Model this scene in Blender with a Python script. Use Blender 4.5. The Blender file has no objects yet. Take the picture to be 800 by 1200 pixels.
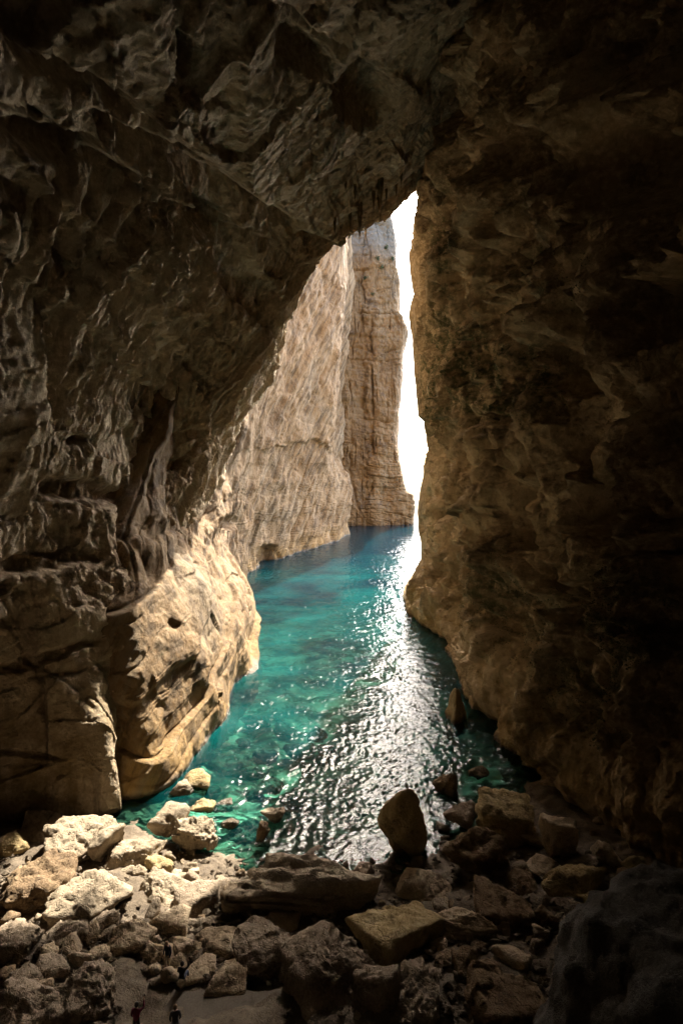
import bpy, bmesh, math, random
import numpy as np
from mathutils import Vector, Matrix
from mathutils.bvhtree import BVHTree

# ------------------------------------------------------------------ camera, world, sun, exposure
SC = bpy.context.scene
COL = SC.collection
CAMZ = 31.0            # metres above the sea: people on the beach give the scale
FPX = 660.0            # focal length in photo pixels (photo 800 x 1200)
HORY = 548.0           # sea horizon row in the photo
SUN_AZ, SUN_EL = 15.0, 42.7
EXPOSURE = 3.2

cd = bpy.data.cameras.new('camera')
cam = bpy.data.objects.new('camera', cd); COL.objects.link(cam)
cam.location = (0, 0, CAMZ); cam.rotation_euler = (math.radians(90), 0, 0)
cd.sensor_fit = 'VERTICAL'; cd.sensor_height = 36.0; cd.sensor_width = 24.0
cd.lens = FPX / 1200 * 36.0
cd.shift_y = -(600 - HORY) / 1200
cd.clip_start = 0.1; cd.clip_end = 20000
SC.camera = cam

W = bpy.data.worlds.new('World'); SC.world = W; W.use_nodes = True
nt = W.node_tree; nt.nodes.clear()
sky = nt.nodes.new('ShaderNodeTexSky'); sky.sky_type = 'NISHITA'; sky.sun_disc = False
sky.sun_elevation = math.radians(SUN_EL); sky.sun_rotation = math.radians(SUN_AZ)
sky.air_density = 1.0; sky.dust_density = 4.0; sky.ozone_density = 1.0
bg = nt.nodes.new('ShaderNodeBackground'); bg.inputs[1].default_value = 0.15
wo = nt.nodes.new('ShaderNodeOutputWorld')
nt.links.new(sky.outputs[0], bg.inputs[0]); nt.links.new(bg.outputs[0], wo.inputs[0])

sl = bpy.data.lights.new('sun', 'SUN'); sl.energy = 2.4; sl.angle = math.radians(0.53); sl.color = (1.0, 0.91, 0.77)
sun = bpy.data.objects.new('sun', sl); COL.objects.link(sun)
az, el = math.radians(SUN_AZ), math.radians(SUN_EL)
SDIR = Vector((math.sin(az) * math.cos(el), math.cos(az) * math.cos(el), math.sin(el)))
sun.rotation_euler = SDIR.to_track_quat('Z', 'Y').to_euler(); sun.location = (60, 200, 200)

SC.view_settings.view_transform = 'Standard'; SC.view_settings.look = 'None'
SC.view_settings.exposure = EXPOSURE; SC.view_settings.gamma = 1.0
SC.view_settings.use_curve_mapping = False
SC.render.engine = 'CYCLES'
SC.cycles.use_denoising = True
SC.cycles.max_bounces = 10; SC.cycles.diffuse_bounces = 8; SC.cycles.glossy_bounces = 4
SC.cycles.transparent_max_bounces = 12
SC.cycles.sample_clamp_indirect = 8.0
SC.cycles.caustics_reflective = True; SC.cycles.blur_glossy = 1.0; SC.cycles.caustics_refractive = False

# ------------------------------------------------------------------ helpers: noise
f32 = np.float32
_rg = np.random.RandomState(7)
_G = _rg.normal(size=(64, 3)); _G = (_G / np.linalg.norm(_G, axis=1)[:, None]).astype(f32)

def _hash(ix, iy, iz, seed):
    h = (ix.astype(np.uint32) * np.uint32(374761393)) ^ (iy.astype(np.uint32) * np.uint32(668265263)) \
        ^ (iz.astype(np.uint32) * np.uint32(2246822519)) ^ np.uint32((seed * 3266489917) & 0xffffffff)
    h ^= h >> np.uint32(15); h *= np.uint32(2246822519); h ^= h >> np.uint32(13); h *= np.uint32(3266489917)
    h ^= h >> np.uint32(16)
    return h

def perlin(p, seed=0):
    p = p.astype(f32)
    fl = np.floor(p); f = p - fl; i = fl.astype(np.int64)
    u = f * f * f * (f * (f * 6 - 15) + 10)
    out = 0
    for dx in (0, 1):
        wx = u[:, 0] if dx else 1 - u[:, 0]
        for dy in (0, 1):
            wy = u[:, 1] if dy else 1 - u[:, 1]
            for dz in (0, 1):
                wz = u[:, 2] if dz else 1 - u[:, 2]
                g = _G[_hash(i[:, 0] + dx, i[:, 1] + dy, i[:, 2] + dz, seed) & np.uint32(63)]
                d = g[:, 0] * (f[:, 0] - dx) + g[:, 1] * (f[:, 1] - dy) + g[:, 2] * (f[:, 2] - dz)
                out = out + wx * wy * wz * d
    return out * 1.6

def fbm(p, octv=4, seed=0, gain=0.5):
    a, s, o = 1.0, 1.0, 0
    for k in range(octv):
        o = o + a * perlin(p * s + 17.3 * k, seed + k); a *= gain; s *= 2.03
    return o

def ridged(p, octv=4, seed=0, gain=0.5):
    a, s, o = 1.0, 1.0, 0
    for k in range(octv):
        o = o + a * (1 - 2 * np.abs(perlin(p * s + 9.1 * k, seed + k))); a *= gain; s *= 2.07
    return o - 0.6

def billow(p, octv=4, seed=0, gain=0.5):
    return -ridged(p, octv, seed, gain)        # rounded swellings with sharp creases between them

def cells(p, seed=0, tilt=1.0):
    """planar facet per Worley cell and distance to the cell border"""
    p = p.astype(f32)
    b = np.floor(p - 0.5).astype(np.int64)
    n = len(p)
    F1 = np.full(n, 9.0, f32); F2 = np.full(n, 9.0, f32); V = np.zeros(n, f32)
    for dx in (0, 1):
        for dy in (0, 1):
            for dz in (0, 1):
                c = b + np.array([dx, dy, dz])
                h = _hash(c[:, 0], c[:, 1], c[:, 2], seed)
                j = np.stack([(h & 1023), (h >> np.uint32(10)) & 1023, (h >> np.uint32(20)) & 1023], 1).astype(f32) / 1023
                d = p - (c + 0.5 + (j - 0.5) * 0.8).astype(f32)
                r = np.sqrt((d * d).sum(1))
                g = _G[(h >> np.uint32(7)) & np.uint32(63)]
                val = (g * d).sum(1) * tilt + (j[:, 0] - 0.5)
                m = r < F1
                F2 = np.where(m, F1, np.minimum(F2, r)); V = np.where(m, val, V); F1 = np.where(m, r, F1)
    return V, F2 - F1

def facets(p, seed=0, tilt=1.0, k=0.7):
    """continuous faceted relief: the highest of the neighbouring cells' tilted planes"""
    p = p.astype(f32); b = np.floor(p - 0.5).astype(np.int64); V = np.full(len(p), -9.0, f32)
    for dx in (0, 1):
        for dy in (0, 1):
            for dz in (0, 1):
                c = b + np.array([dx, dy, dz]); h = _hash(c[:, 0], c[:, 1], c[:, 2], seed)
                j = np.stack([(h & 1023), (h >> np.uint32(10)) & 1023, (h >> np.uint32(20)) & 1023], 1).astype(f32) / 1023
                d = p - (c + 0.5 + (j - 0.5) * 0.8).astype(f32); g = _G[(h >> np.uint32(7)) & np.uint32(63)]
                V = np.maximum(V, (g * d).sum(1) * tilt + (j[:, 0] - 0.5) * 0.7 - k * (d * d).sum(1))
    return V

def strat(c, seed=0, soft=0.12):
    """beds: a level of its own for each unit of c, with a short step between"""
    i = np.floor(c); fr_ = c - i; z0 = np.zeros(len(c), np.int64)
    h0 = (_hash(i.astype(np.int64), z0, z0, seed) & np.uint32(1023)).astype(f32) / 1023
    h1 = (_hash(i.astype(np.int64) + 1, z0, z0, seed) & np.uint32(1023)).astype(f32) / 1023
    return h0 + (h1 - h0) * sstep(1 - soft, 1, fr_) - 0.5 - 0.25 * np.exp(-((1 - fr_) / 0.05) ** 2)

def along(p, t, k):
    """stretch the noise space k times along direction t"""
    t = np.array(t, float); t /= np.linalg.norm(t)
    return p - np.outer(p @ t, t) * (1 - 1.0 / k)

def sstep(a, b, x):
    t = np.clip((x - a) / (b - a), 0, 1); return t * t * (3 - 2 * t)

def px_of(P):
    y = np.maximum(P[:, 1], 1.0)
    u = 400 + FPX * P[:, 0] / y; v = HORY - FPX * (P[:, 2] - CAMZ) / y
    bad = P[:, 1] < 4
    u = np.where(bad, -9999, u); v = np.where(bad, -9999, v)
    return u, v

def at(px, py, z):
    """the point at height z seen at a photo pixel below the horizon"""
    d = (CAMZ - z) * FPX / (py - HORY)
    return Vector(((px - 400) / FPX * d, d, z))

def pd(px, py, d):
    return ((px - 400) / FPX * d, d, CAMZ - (py - HORY) / FPX * d)

# ------------------------------------------------------------------ helpers: curves, meshes
def pchip(t, Y, tq):
    t = np.asarray(t, float); Y = np.asarray(Y, float)
    h = np.diff(t)[:, None]; dl = np.diff(Y, axis=0) / h
    m = np.zeros_like(Y); m[0] = dl[0]; m[-1] = dl[-1]
    a, b = dl[:-1], dl[1:]
    m[1:-1] = np.where(a * b > 0, 2 * a * b / np.where(np.abs(a + b) < 1e-9, 1e-9, a + b), 0)
    # soften: blend with the plain central slope so walls do not get flat steps
    m[1:-1] = 0.5 * m[1:-1] + 0.25 * (a + b)
    i = np.clip(np.searchsorted(t, tq, side='right') - 1, 0, len(t) - 2)
    hh = h[i]; s = ((tq - t[i])[:, None]) / hh
    s2, s3 = s * s, s * s * s
    return (2 * s3 - 3 * s2 + 1) * Y[i] + (s3 - 2 * s2 + s) * hh * m[i] + (-2 * s3 + 3 * s2) * Y[i + 1] + (s3 - s2) * hh * m[i + 1]

def loft(ctrl, tq_s, tq_k):
    """ctrl[S][K] points -> dense grid"""
    C = np.asarray(ctrl, float); S, K, _ = C.shape
    a = pchip(np.arange(K), C.transpose(1, 0, 2).reshape(K, -1), tq_k).reshape(len(tq_k), S, 3)
    b = pchip(np.arange(S), a.transpose(1, 0, 2).reshape(S, -1), tq_s).reshape(len(tq_s), len(tq_k), 3)
    return b

def grid_normals(P, toward):
    a = np.gradient(P, axis=0); b = np.gradient(P, axis=1)
    n = np.cross(a, b); n /= np.maximum(np.linalg.norm(n, axis=2), 1e-9)[..., None]
    s = np.sign(np.sum(n * (toward - P), axis=2))
    if np.sum(s) < 0: n = -n
    return n

def mesh_np(name, V, F):
    me = bpy.data.meshes.new(name)
    V = np.ascontiguousarray(V, f32); F = np.ascontiguousarray(F, np.int32)
    nf, k = F.shape
    me.vertices.add(len(V)); me.vertices.foreach_set('co', V.ravel())
    me.loops.add(nf * k); me.loops.foreach_set('vertex_index', F.ravel())
    me.polygons.add(nf); me.polygons.foreach_set('loop_start', np.arange(0, nf * k, k, dtype=np.int32))
    try: me.polygons.foreach_set('loop_total', np.full(nf, k, np.int32))
    except Exception: pass
    me.update(calc_edges=True); me.validate()
    me.polygons.foreach_set('use_smooth', np.ones(len(me.polygons), bool))
    return me

def grid_faces(n, m, flip=False):
    i = np.arange(n * m).reshape(n, m)
    F = np.stack([i[:-1, :-1], i[1:, :-1], i[1:, 1:], i[:-1, 1:]], -1).reshape(-1, 4)
    return F[:, ::-1] if flip else F

def link(name, me, mat=None, parent=None, label=None, cat=None, group=None, kind=None):
    o = bpy.data.objects.new(name, me); COL.objects.link(o)
    if mat and me and not me.materials: me.materials.append(mat)
    if parent: o.parent = parent
    if label: o['label'] = label
    if cat: o['category'] = cat
    if group: o['group'] = group
    if kind: o['kind'] = kind
    return o

def seg_dist(u, v, pts):
    """distance to a pixel polyline and signed side (+ = below the line)"""
    best = np.full(u.shape, 1e9); side = np.zeros(u.shape)
    for (x0, y0), (x1, y1) in zip(pts[:-1], pts[1:]):
        dx, dy = x1 - x0, y1 - y0; L2 = dx * dx + dy * dy
        t = np.clip(((u - x0) * dx + (v - y0) * dy) / L2, 0, 1)
        ex, ey = u - x0 - t * dx, v - y0 - t * dy
        d = np.hypot(ex, ey); s = np.sign(dx * ey - dy * ex)
        m = d < best; best = np.where(m, d, best); side = np.where(m, s, side)
    return best, side

def features(u, v, wob, feats):
    """relief seen in the photograph: pockets, bosses and ledges, in metres along the wall's normal"""
    D = np.zeros(u.shape)
    u = u + wob[0]; v = v + wob[1]
    for f in feats:
        if f[0] == 'pit':
            _, cx, cy, rx, ry, ang, dep = f
            c, s = math.cos(math.radians(ang)), math.sin(math.radians(ang))
            a = ((u - cx) * c + (v - cy) * s) / rx; b = (-(u - cx) * s + (v - cy) * c) / ry
            r = np.sqrt(a * a + b * b)
            D -= dep * (1 - sstep(0.55, 1.15, r))
        elif f[0] == 'ledge':          # rock below the line is set back by dep, over w pixels
            _, pts, dep, w = f
            d, s = seg_dist(u, v, pts)
            ends = np.minimum(np.hypot(u - pts[0][0], v - pts[0][1]), np.hypot(u - pts[-1][0], v - pts[-1][1]))
            sd = d * s
            D -= dep * sstep(-1.5, 2.5, sd) * np.exp(-np.maximum(sd, 0) / w) * sstep(0, 18, ends + 6)
        elif f[0] == 'rib':            # a raised rib along the line
            _, pts, hgt, w = f
            d, s = seg_dist(u, v, pts)
            D += hgt * np.exp(-(d / w) ** 2)
    return D

# ------------------------------------------------------------------ materials
def ramp(nt, stops):
    r = nt.nodes.new('ShaderNodeValToRGB'); e = r.color_ramp.elements
    e[0].position, e[0].color = stops[0][0], (*stops[0][1], 1)
    e[1].position, e[1].color = stops[-1][0], (*stops[-1][1], 1)
    for p, c in stops[1:-1]:
        k = e.new(p); k.color = (*c, 1)
    return r

def rock_mat(name, cols, big=0.07, mid=0.5, dark=(0.05, 0.04, 0.03), dark_amt=0.7, streak=0.0, ochre=None, moss=0.0,
             bump=0.35, fine=2.0, rough=0.85, rnd=False, wetline=False, bdist=0.25, pale=0.0, slant=0.0, top=None, crack=0.18):
    m = bpy.data.materials.new(name); m.use_nodes = True
    nt = m.node_tree; N = nt.nodes; L = nt.links
    bs = N['Principled BSDF']; bs.inputs['Roughness'].default_value = rough
    bs.inputs['Specular IOR Level'].default_value = 0.25
    tc = N.new('ShaderNodeTexCoord'); co = tc.outputs['Object']
    if rnd:
        oi = N.new('ShaderNodeObjectInfo'); vm = N.new('ShaderNodeVectorMath'); vm.operation = 'ADD'
        mu = N.new('ShaderNodeMath'); mu.operation = 'MULTIPLY'; mu.inputs[1].default_value = 57.0
        L.new(oi.outputs['Random'], mu.inputs[0]); L.new(co, vm.inputs[0]); L.new(mu.outputs[0], vm.inputs[1]); co = vm.outputs[0]
    def noise(scale, det=6, rgh=0.6, vec=None, dist=0.0):
        n = N.new('ShaderNodeTexNoise'); n.inputs['Scale'].default_value = scale; n.inputs['Detail'].default_value = det
        n.inputs['Roughness'].default_value = rgh; n.inputs['Distortion'].default_value = dist
        L.new(vec or co, n.inputs['Vector']); return n.outputs['Fac']
    def mix(fac, a, b, mode='MIX'):
        x = N.new('ShaderNodeMix'); x.data_type = 'RGBA'; x.blend_type = mode
        if hasattr(fac, 'links'): L.new(fac, x.inputs[0])
        else: x.inputs[0].default_value = fac
        for sk, val in ((6, a), (7, b)):
            if hasattr(val, 'links'): L.new(val, x.inputs[sk])
            else: x.inputs[sk].default_value = (*val, 1)
        return x.outputs[2]
    def sm(v, a, b):
        r = N.new('ShaderNodeMapRange'); r.interpolation_type = 'SMOOTHSTEP'
        r.inputs[1].default_value = a; r.inputs[2].default_value = b; L.new(v, r.inputs[0]); return r.outputs[0]
    def mul(a, b):
        x = N.new('ShaderNodeMath'); x.operation = 'MULTIPLY'; L.new(a, x.inputs[0])
        if hasattr(b, 'links'): L.new(b, x.inputs[1])
        else: x.inputs[1].default_value = b
        return x.outputs[0]
    k = len(cols)
    r = ramp(nt, [(0.3 + 0.4 * i / (k - 1), c) for i, c in enumerate(cols)])
    L.new(noise(big, 8, 0.65, dist=0.6), r.inputs[0]); c = r.outputs[0]
    n2 = noise(mid, 10, 0.7, dist=0.3)
    c = mix(mul(sm(n2, 0.5, 0.68), dark_amt), c, dark)
    n3 = noise(mid * 7, 6, 0.7)
    c = mix(mul(sm(n3, 0.42, 0.7), 0.55), c, tuple(min(1, v * 1.35) for v in cols[-1]))
    if streak:
        mp = N.new('ShaderNodeMapping'); mp.inputs['Scale'].default_value = (0.9, 0.9, 0.07); L.new(co, mp.inputs[0])
        st = noise(1.0, 6, 0.65, mp.outputs[0])
        c = mix(mul(sm(st, 0.5, 0.66), streak), c, dark)
        st2 = noise(2.3, 4, 0.6, mp.outputs[0])
        c = mix(mul(sm(st2, 0.55, 0.7), streak * 0.5), c, cols[0])
    if ochre:
        sx = N.new('ShaderNodeSeparateXYZ'); L.new(tc.outputs['Object'], sx.inputs[0])
        hz = sm(sx.outputs[2], ochre[1], -1.0)
        nn = sm(noise(0.22, 6, 0.65), 0.36, 0.6)
        c = mix(mul(mul(hz, nn), ochre[2]), c, ochre[0])
    if moss:
        at_ = N.new('ShaderNodeAttribute'); at_.attribute_name = 'moss'
        nn = sm(noise(0.9, 8, 0.7), 0.38, 0.6)
        c = mix(mul(mul(at_.outputs['Fac'], nn), moss), c, (0.06, 0.07, 0.02))
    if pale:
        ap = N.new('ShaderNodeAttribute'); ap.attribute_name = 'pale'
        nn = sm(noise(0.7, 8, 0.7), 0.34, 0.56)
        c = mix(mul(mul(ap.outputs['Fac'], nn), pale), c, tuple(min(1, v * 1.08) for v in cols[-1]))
    if slant:
        mp = N.new('ShaderNodeMapping'); mp.vector_type = 'TEXTURE'; mp.inputs['Rotation'].default_value = (math.radians(50), 0, math.radians(-24)); mp.inputs['Scale'].default_value = (1.0, 16, 1.0); L.new(co, mp.inputs[0])
        st = noise(0.55, 8, 0.68, mp.outputs[0])
        c = mix(mul(sm(st, 0.46, 0.62), slant), c, dark)
        c = mix(mul(sm(st, 0.50, 0.34), slant * 0.8), c, tuple(min(1, v * 1.15) for v in cols[-1]))
    if top:
        sx = N.new('ShaderNodeSeparateXYZ'); L.new(tc.outputs['Object'], sx.inputs[0])
        c = mix(mul(sm(sx.outputs[2], top[1], top[1] + 16), 0.8), c, top[0])
    if wetline:
        gx = N.new('ShaderNodeNewGeometry'); sx = N.new('ShaderNodeSeparateXYZ'); L.new(gx.outputs['Position'], sx.inputs[0])
        nn = N.new('ShaderNodeMath'); nn.operation = 'MULTIPLY_ADD'; L.new(noise(0.8, 4, 0.6), nn.inputs[0])
        nn.inputs[1].default_value = 0.9; L.new(sx.outputs[2], nn.inputs[2])
        wz = sm(nn.outputs[0], 1.15, 0.6)
        c = mix(mul(wz, 0.78), c, (0.035, 0.027, 0.014))
        rr = N.new('ShaderNodeMapRange'); L.new(wz, rr.inputs[0]); rr.inputs[3].default_value = rough; rr.inputs[4].default_value = 0.35
        L.new(rr.outputs[0], bs.inputs['Roughness'])
    L.new(c, bs.inputs['Base Color'])
    # fine relief
    b1 = N.new('ShaderNodeBump'); b1.inputs['Strength'].default_value = bump; b1.inputs['Distance'].default_value = bdist
    vo = N.new('ShaderNodeTexVoronoi'); vo.feature = 'DISTANCE_TO_EDGE'; vo.inputs['Scale'].default_value = fine * 0.45
    wv = N.new('ShaderNodeVectorMath'); wv.operation = 'MULTIPLY_ADD'
    nv = N.new('ShaderNodeTexNoise'); nv.inputs['Scale'].default_value = fine * 0.6; nv.inputs['Detail'].default_value = 4
    L.new(co, nv.inputs['Vector']); L.new(nv.outputs['Color'], wv.inputs[0]); wv.inputs[1].default_value = (1.1, 1.1, 1.1); L.new(co, wv.inputs[2])
    L.new(wv.outputs[0], vo.inputs['Vector'])
    cr = sm(vo.outputs['Distance'], 0.0, 0.06)
    nb = noise(fine, 12, 0.72)
    ad = N.new('ShaderNodeMath'); ad.operation = 'MULTIPLY_ADD'; L.new(cr, ad.inputs[0]); ad.inputs[1].default_value = crack; L.new(nb, ad.inputs[2])
    if slant:
        nb2 = noise(0.8, 10, 0.7, mp.outputs[0]); ad2 = N.new('ShaderNodeMath'); ad2.operation = 'MULTIPLY_ADD'
        L.new(nb2, ad2.inputs[0]); ad2.inputs[1].default_value = 1.1; L.new(ad.outputs[0], ad2.inputs[2]); ad = ad2
    L.new(ad.outputs[0], b1.inputs['Height'])
    L.new(b1.outputs[0], bs.inputs['Normal'])
    return m

M = {}
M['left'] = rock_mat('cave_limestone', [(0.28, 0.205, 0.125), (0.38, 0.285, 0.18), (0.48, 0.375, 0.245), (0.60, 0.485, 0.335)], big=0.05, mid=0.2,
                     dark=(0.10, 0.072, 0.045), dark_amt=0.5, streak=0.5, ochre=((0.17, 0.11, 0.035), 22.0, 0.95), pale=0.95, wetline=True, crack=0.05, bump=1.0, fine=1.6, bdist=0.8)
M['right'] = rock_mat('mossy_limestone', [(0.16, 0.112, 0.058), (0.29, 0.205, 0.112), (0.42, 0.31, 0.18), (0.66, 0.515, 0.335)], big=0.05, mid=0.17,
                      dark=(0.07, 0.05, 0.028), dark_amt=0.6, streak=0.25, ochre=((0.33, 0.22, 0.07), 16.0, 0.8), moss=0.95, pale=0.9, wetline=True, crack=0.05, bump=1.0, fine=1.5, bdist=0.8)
M['outer'] = rock_mat('outer_limestone', [(0.11, 0.06, 0.021), (0.20, 0.117, 0.046), (0.245, 0.16, 0.078), (0.21, 0.16, 0.10)], big=0.035, mid=0.22,
                      dark=(0.06, 0.04, 0.021), dark_amt=0.55, streak=0.35, slant=0.7, ochre=((0.45, 0.28, 0.09), 10.0, 0.5), wetline=True, crack=0.0, bump=0.7, fine=0.9, bdist=0.6)
M['far'] = rock_mat('far_limestone', [(0.12, 0.068, 0.028), (0.20, 0.115, 0.047), (0.225, 0.138, 0.062), (0.21, 0.15, 0.085)], big=0.025, mid=0.12,
                    dark=(0.085, 0.058, 0.038), dark_amt=0.75, streak=0.5, top=((0.17, 0.15, 0.12), 142), crack=0.0, bump=0.6, fine=0.35, bdist=1.0)
M['boulder'] = rock_mat('beach_limestone', [(0.24, 0.18, 0.115), (0.36, 0.275, 0.18), (0.42, 0.33, 0.22), (0.46, 0.37, 0.26)], big=0.35, mid=1.2,
                        dark=(0.10, 0.075, 0.045), dark_amt=0.5, bump=1.0, fine=2.6, rnd=True, wetline=True, bdist=0.22)
M['pale'] = rock_mat('pale_limestone', [(0.17, 0.125, 0.075), (0.25, 0.195, 0.13), (0.30, 0.24, 0.165), (0.34, 0.28, 0.20)], big=0.4, mid=1.2,
                     dark=(0.16, 0.11, 0.07), dark_amt=0.45, bump=1.0, fine=2.6, rnd=True, wetline=True, bdist=0.22)
M['brown'] = rock_mat('brown_crusted_rock', [(0.09, 0.055, 0.028), (0.15, 0.095, 0.05), (0.20, 0.135, 0.075), (0.26, 0.19, 0.115)], big=0.5, mid=1.4,
                      dark=(0.06, 0.04, 0.025), dark_amt=0.7, bump=1.0, fine=2.6, rnd=True, wetline=True, bdist=0.22)
M['grey'] = rock_mat('grey_rock', [(0.13, 0.10, 0.068), (0.21, 0.16, 0.11), (0.26, 0.20, 0.14), (0.31, 0.25, 0.18)], big=0.4, mid=1.2,
                     dark=(0.06, 0.048, 0.035), dark_amt=0.6, bump=1.0, fine=2.6, rnd=True, wetline=True, bdist=0.22)
M['olive'] = rock_mat('olive_stained_rock', [(0.18, 0.13, 0.055), (0.29, 0.21, 0.09), (0.36, 0.27, 0.13), (0.42, 0.33, 0.19)], big=0.4, mid=1.0,
                      dark=(0.07, 0.05, 0.025), dark_amt=0.6, bump=1.0, fine=2.6, rnd=True, wetline=True, bdist=0.22)
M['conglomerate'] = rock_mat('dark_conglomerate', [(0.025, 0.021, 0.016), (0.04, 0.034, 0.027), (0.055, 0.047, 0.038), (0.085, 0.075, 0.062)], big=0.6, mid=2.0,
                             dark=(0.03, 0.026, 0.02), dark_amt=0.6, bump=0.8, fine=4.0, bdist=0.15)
M['ground'] = rock_mat('wet_shingle', [(0.06, 0.045, 0.03), (0.10, 0.075, 0.05), (0.14, 0.11, 0.075), (0.18, 0.14, 0.10)], big=0.5, mid=2.0,
                       dark=(0.03, 0.024, 0.018), bump=0.9, fine=4.0, bdist=0.15)
M['concrete'] = rock_mat('worn_concrete', [(0.085, 0.07, 0.052), (0.11, 0.09, 0.068), (0.12, 0.10, 0.078), (0.135, 0.115, 0.09)], big=0.5, mid=1.5,
                         dark=(0.06, 0.05, 0.036), dark_amt=0.6, bump=0.25, fine=6.0, bdist=0.05)

def seabed_mat():
    m = bpy.data.materials.new('seabed_sand_and_stone'); m.use_nodes = True
    nt = m.node_tree; N = nt.nodes; L = nt.links; bs = N['Principled BSDF']; bs.inputs['Roughness'].default_value = 0.9
    tc = N.new('ShaderNodeTexCoord')
    n = N.new('ShaderNodeTexNoise'); n.inputs['Scale'].default_value = 0.22; n.inputs['Detail'].default_value = 8; n.inputs['Roughness'].default_value = 0.65
    L.new(tc.outputs['Object'], n.inputs['Vector'])
    r = ramp(nt, [(0.40, (0.05, 0.045, 0.025)), (0.48, (0.14, 0.125, 0.075)), (0.54, (0.40, 0.38, 0.29)), (0.7, (0.55, 0.53, 0.43))])
    L.new(n.outputs['Fac'], r.inputs[0]); L.new(r.outputs[0], bs.inputs['Base Color'])
    return m
M['seabed'] = seabed_mat()

def sea_mat():
    m = bpy.data.materials.new('sea_water'); m.use_nodes = True
    nt = m.node_tree; N = nt.nodes; L = nt.links; N.clear()
    out = N.new('ShaderNodeOutputMaterial')
    tc = N.new('ShaderNodeTexCoord')
    # fine ripples on top of the modelled waves
    n = N.new('ShaderNodeTexNoise'); n.inputs['Scale'].default_value = 2.2; n.inputs['Detail'].default_value = 4; n.inputs['Roughness'].default_value = 0.6
    L.new(tc.outputs['Object'], n.inputs['Vector'])
    bp = N.new('ShaderNodeBump'); bp.inputs['Strength'].default_value = 0.5; bp.inputs['Distance'].default_value = 0.10
    nb_ = N.new('ShaderNodeTexNoise'); nb_.inputs['Scale'].default_value = 0.75; nb_.inputs['Detail'].default_value = 3
    L.new(tc.outputs['Object'], nb_.inputs['Vector'])
    ad = N.new('ShaderNodeMath'); ad.operation = 'MULTIPLY_ADD'; L.new(nb_.outputs['Fac'], ad.inputs[0]); ad.inputs[1].default_value = 2.2; L.new(n.outputs['Fac'], ad.inputs[2])
    L.new(ad.outputs[0], bp.inputs['Height'])
    # light scattered back by the water itself
    pn = N.new('ShaderNodeTexNoise'); pn.inputs['Scale'].default_value = 0.06; pn.inputs['Detail'].default_value = 5; pn.inputs['Distortion'].default_value = 0.8
    L.new(tc.outputs['Object'], pn.inputs['Vector'])
    rp = ramp(nt, [(0.36, (0.0007, 0.018, 0.026)), (0.5, (0.001, 0.042, 0.046)), (0.66, (0.0015, 0.072, 0.072))])
    L.new(pn.outputs['Fac'], rp.inputs[0])
    dp = N.new('ShaderNodeAttribute'); dp.attribute_name = 'deep'
    mx = N.new('ShaderNodeMix'); mx.data_type = 'RGBA'; L.new(dp.outputs['Fac'], mx.inputs[0]); L.new(rp.outputs[0], mx.inputs[6]); mx.inputs[7].default_value = (0.0006, 0.017, 0.030, 1)
    df = N.new('ShaderNodeBsdfDiffuse'); L.new(mx.outputs[2], df.inputs[0])
    tr = N.new('ShaderNodeBsdfTransparent'); tr.inputs[0].default_value = (0.42, 0.86, 0.78, 1)
    a = N.new('ShaderNodeAttribute'); a.attribute_name = 'clarity'
    m1 = N.new('ShaderNodeMixShader'); L.new(a.outputs['Fac'], m1.inputs[0]); L.new(df.outputs[0], m1.inputs[1]); L.new(tr.outputs[0], m1.inputs[2])
    gl = N.new('ShaderNodeBsdfGlossy'); gl.inputs[0].default_value = (0.8, 0.8, 0.8, 1); gl.inputs['Roughness'].default_value = 0.035; L.new(bp.outputs[0], gl.inputs['Normal'])
    fr = N.new('ShaderNodeFresnel'); fr.inputs[0].default_value = 1.34; L.new(bp.outputs[0], fr.inputs['Normal'])
    m2 = N.new('ShaderNodeMixShader'); L.new(fr.outputs[0], m2.inputs[0]); L.new(m1.outputs[0], m2.inputs[1]); L.new(gl.outputs[0], m2.inputs[2])
    L.new(m2.outputs[0], out.inputs[0])
    return m
M['sea'] = sea_mat()

def plain(name, col, rough=0.8):
    m = bpy.data.materials.new(name); m.use_nodes = True
    nt = m.node_tree; N = nt.nodes; L = nt.links; bs = N['Principled BSDF']; bs.inputs['Roughness'].default_value = rough
    n = N.new('ShaderNodeTexNoise'); n.inputs['Scale'].default_value = 9; n.inputs['Detail'].default_value = 4
    r = ramp(nt, [(0.3, tuple(c * 0.75 for c in col)), (0.7, tuple(min(1, c * 1.2) for c in col))])
    L.new(n.outputs['Fac'], r.inputs[0]); L.new(r.outputs[0], bs.inputs['Base Color'])
    return m

# ------------------------------------------------------------------ the setting: cave walls
def inv_d(d0, d1, n):
    return 1 / np.linspace(1 / d0, 1 / d1, n)

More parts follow.
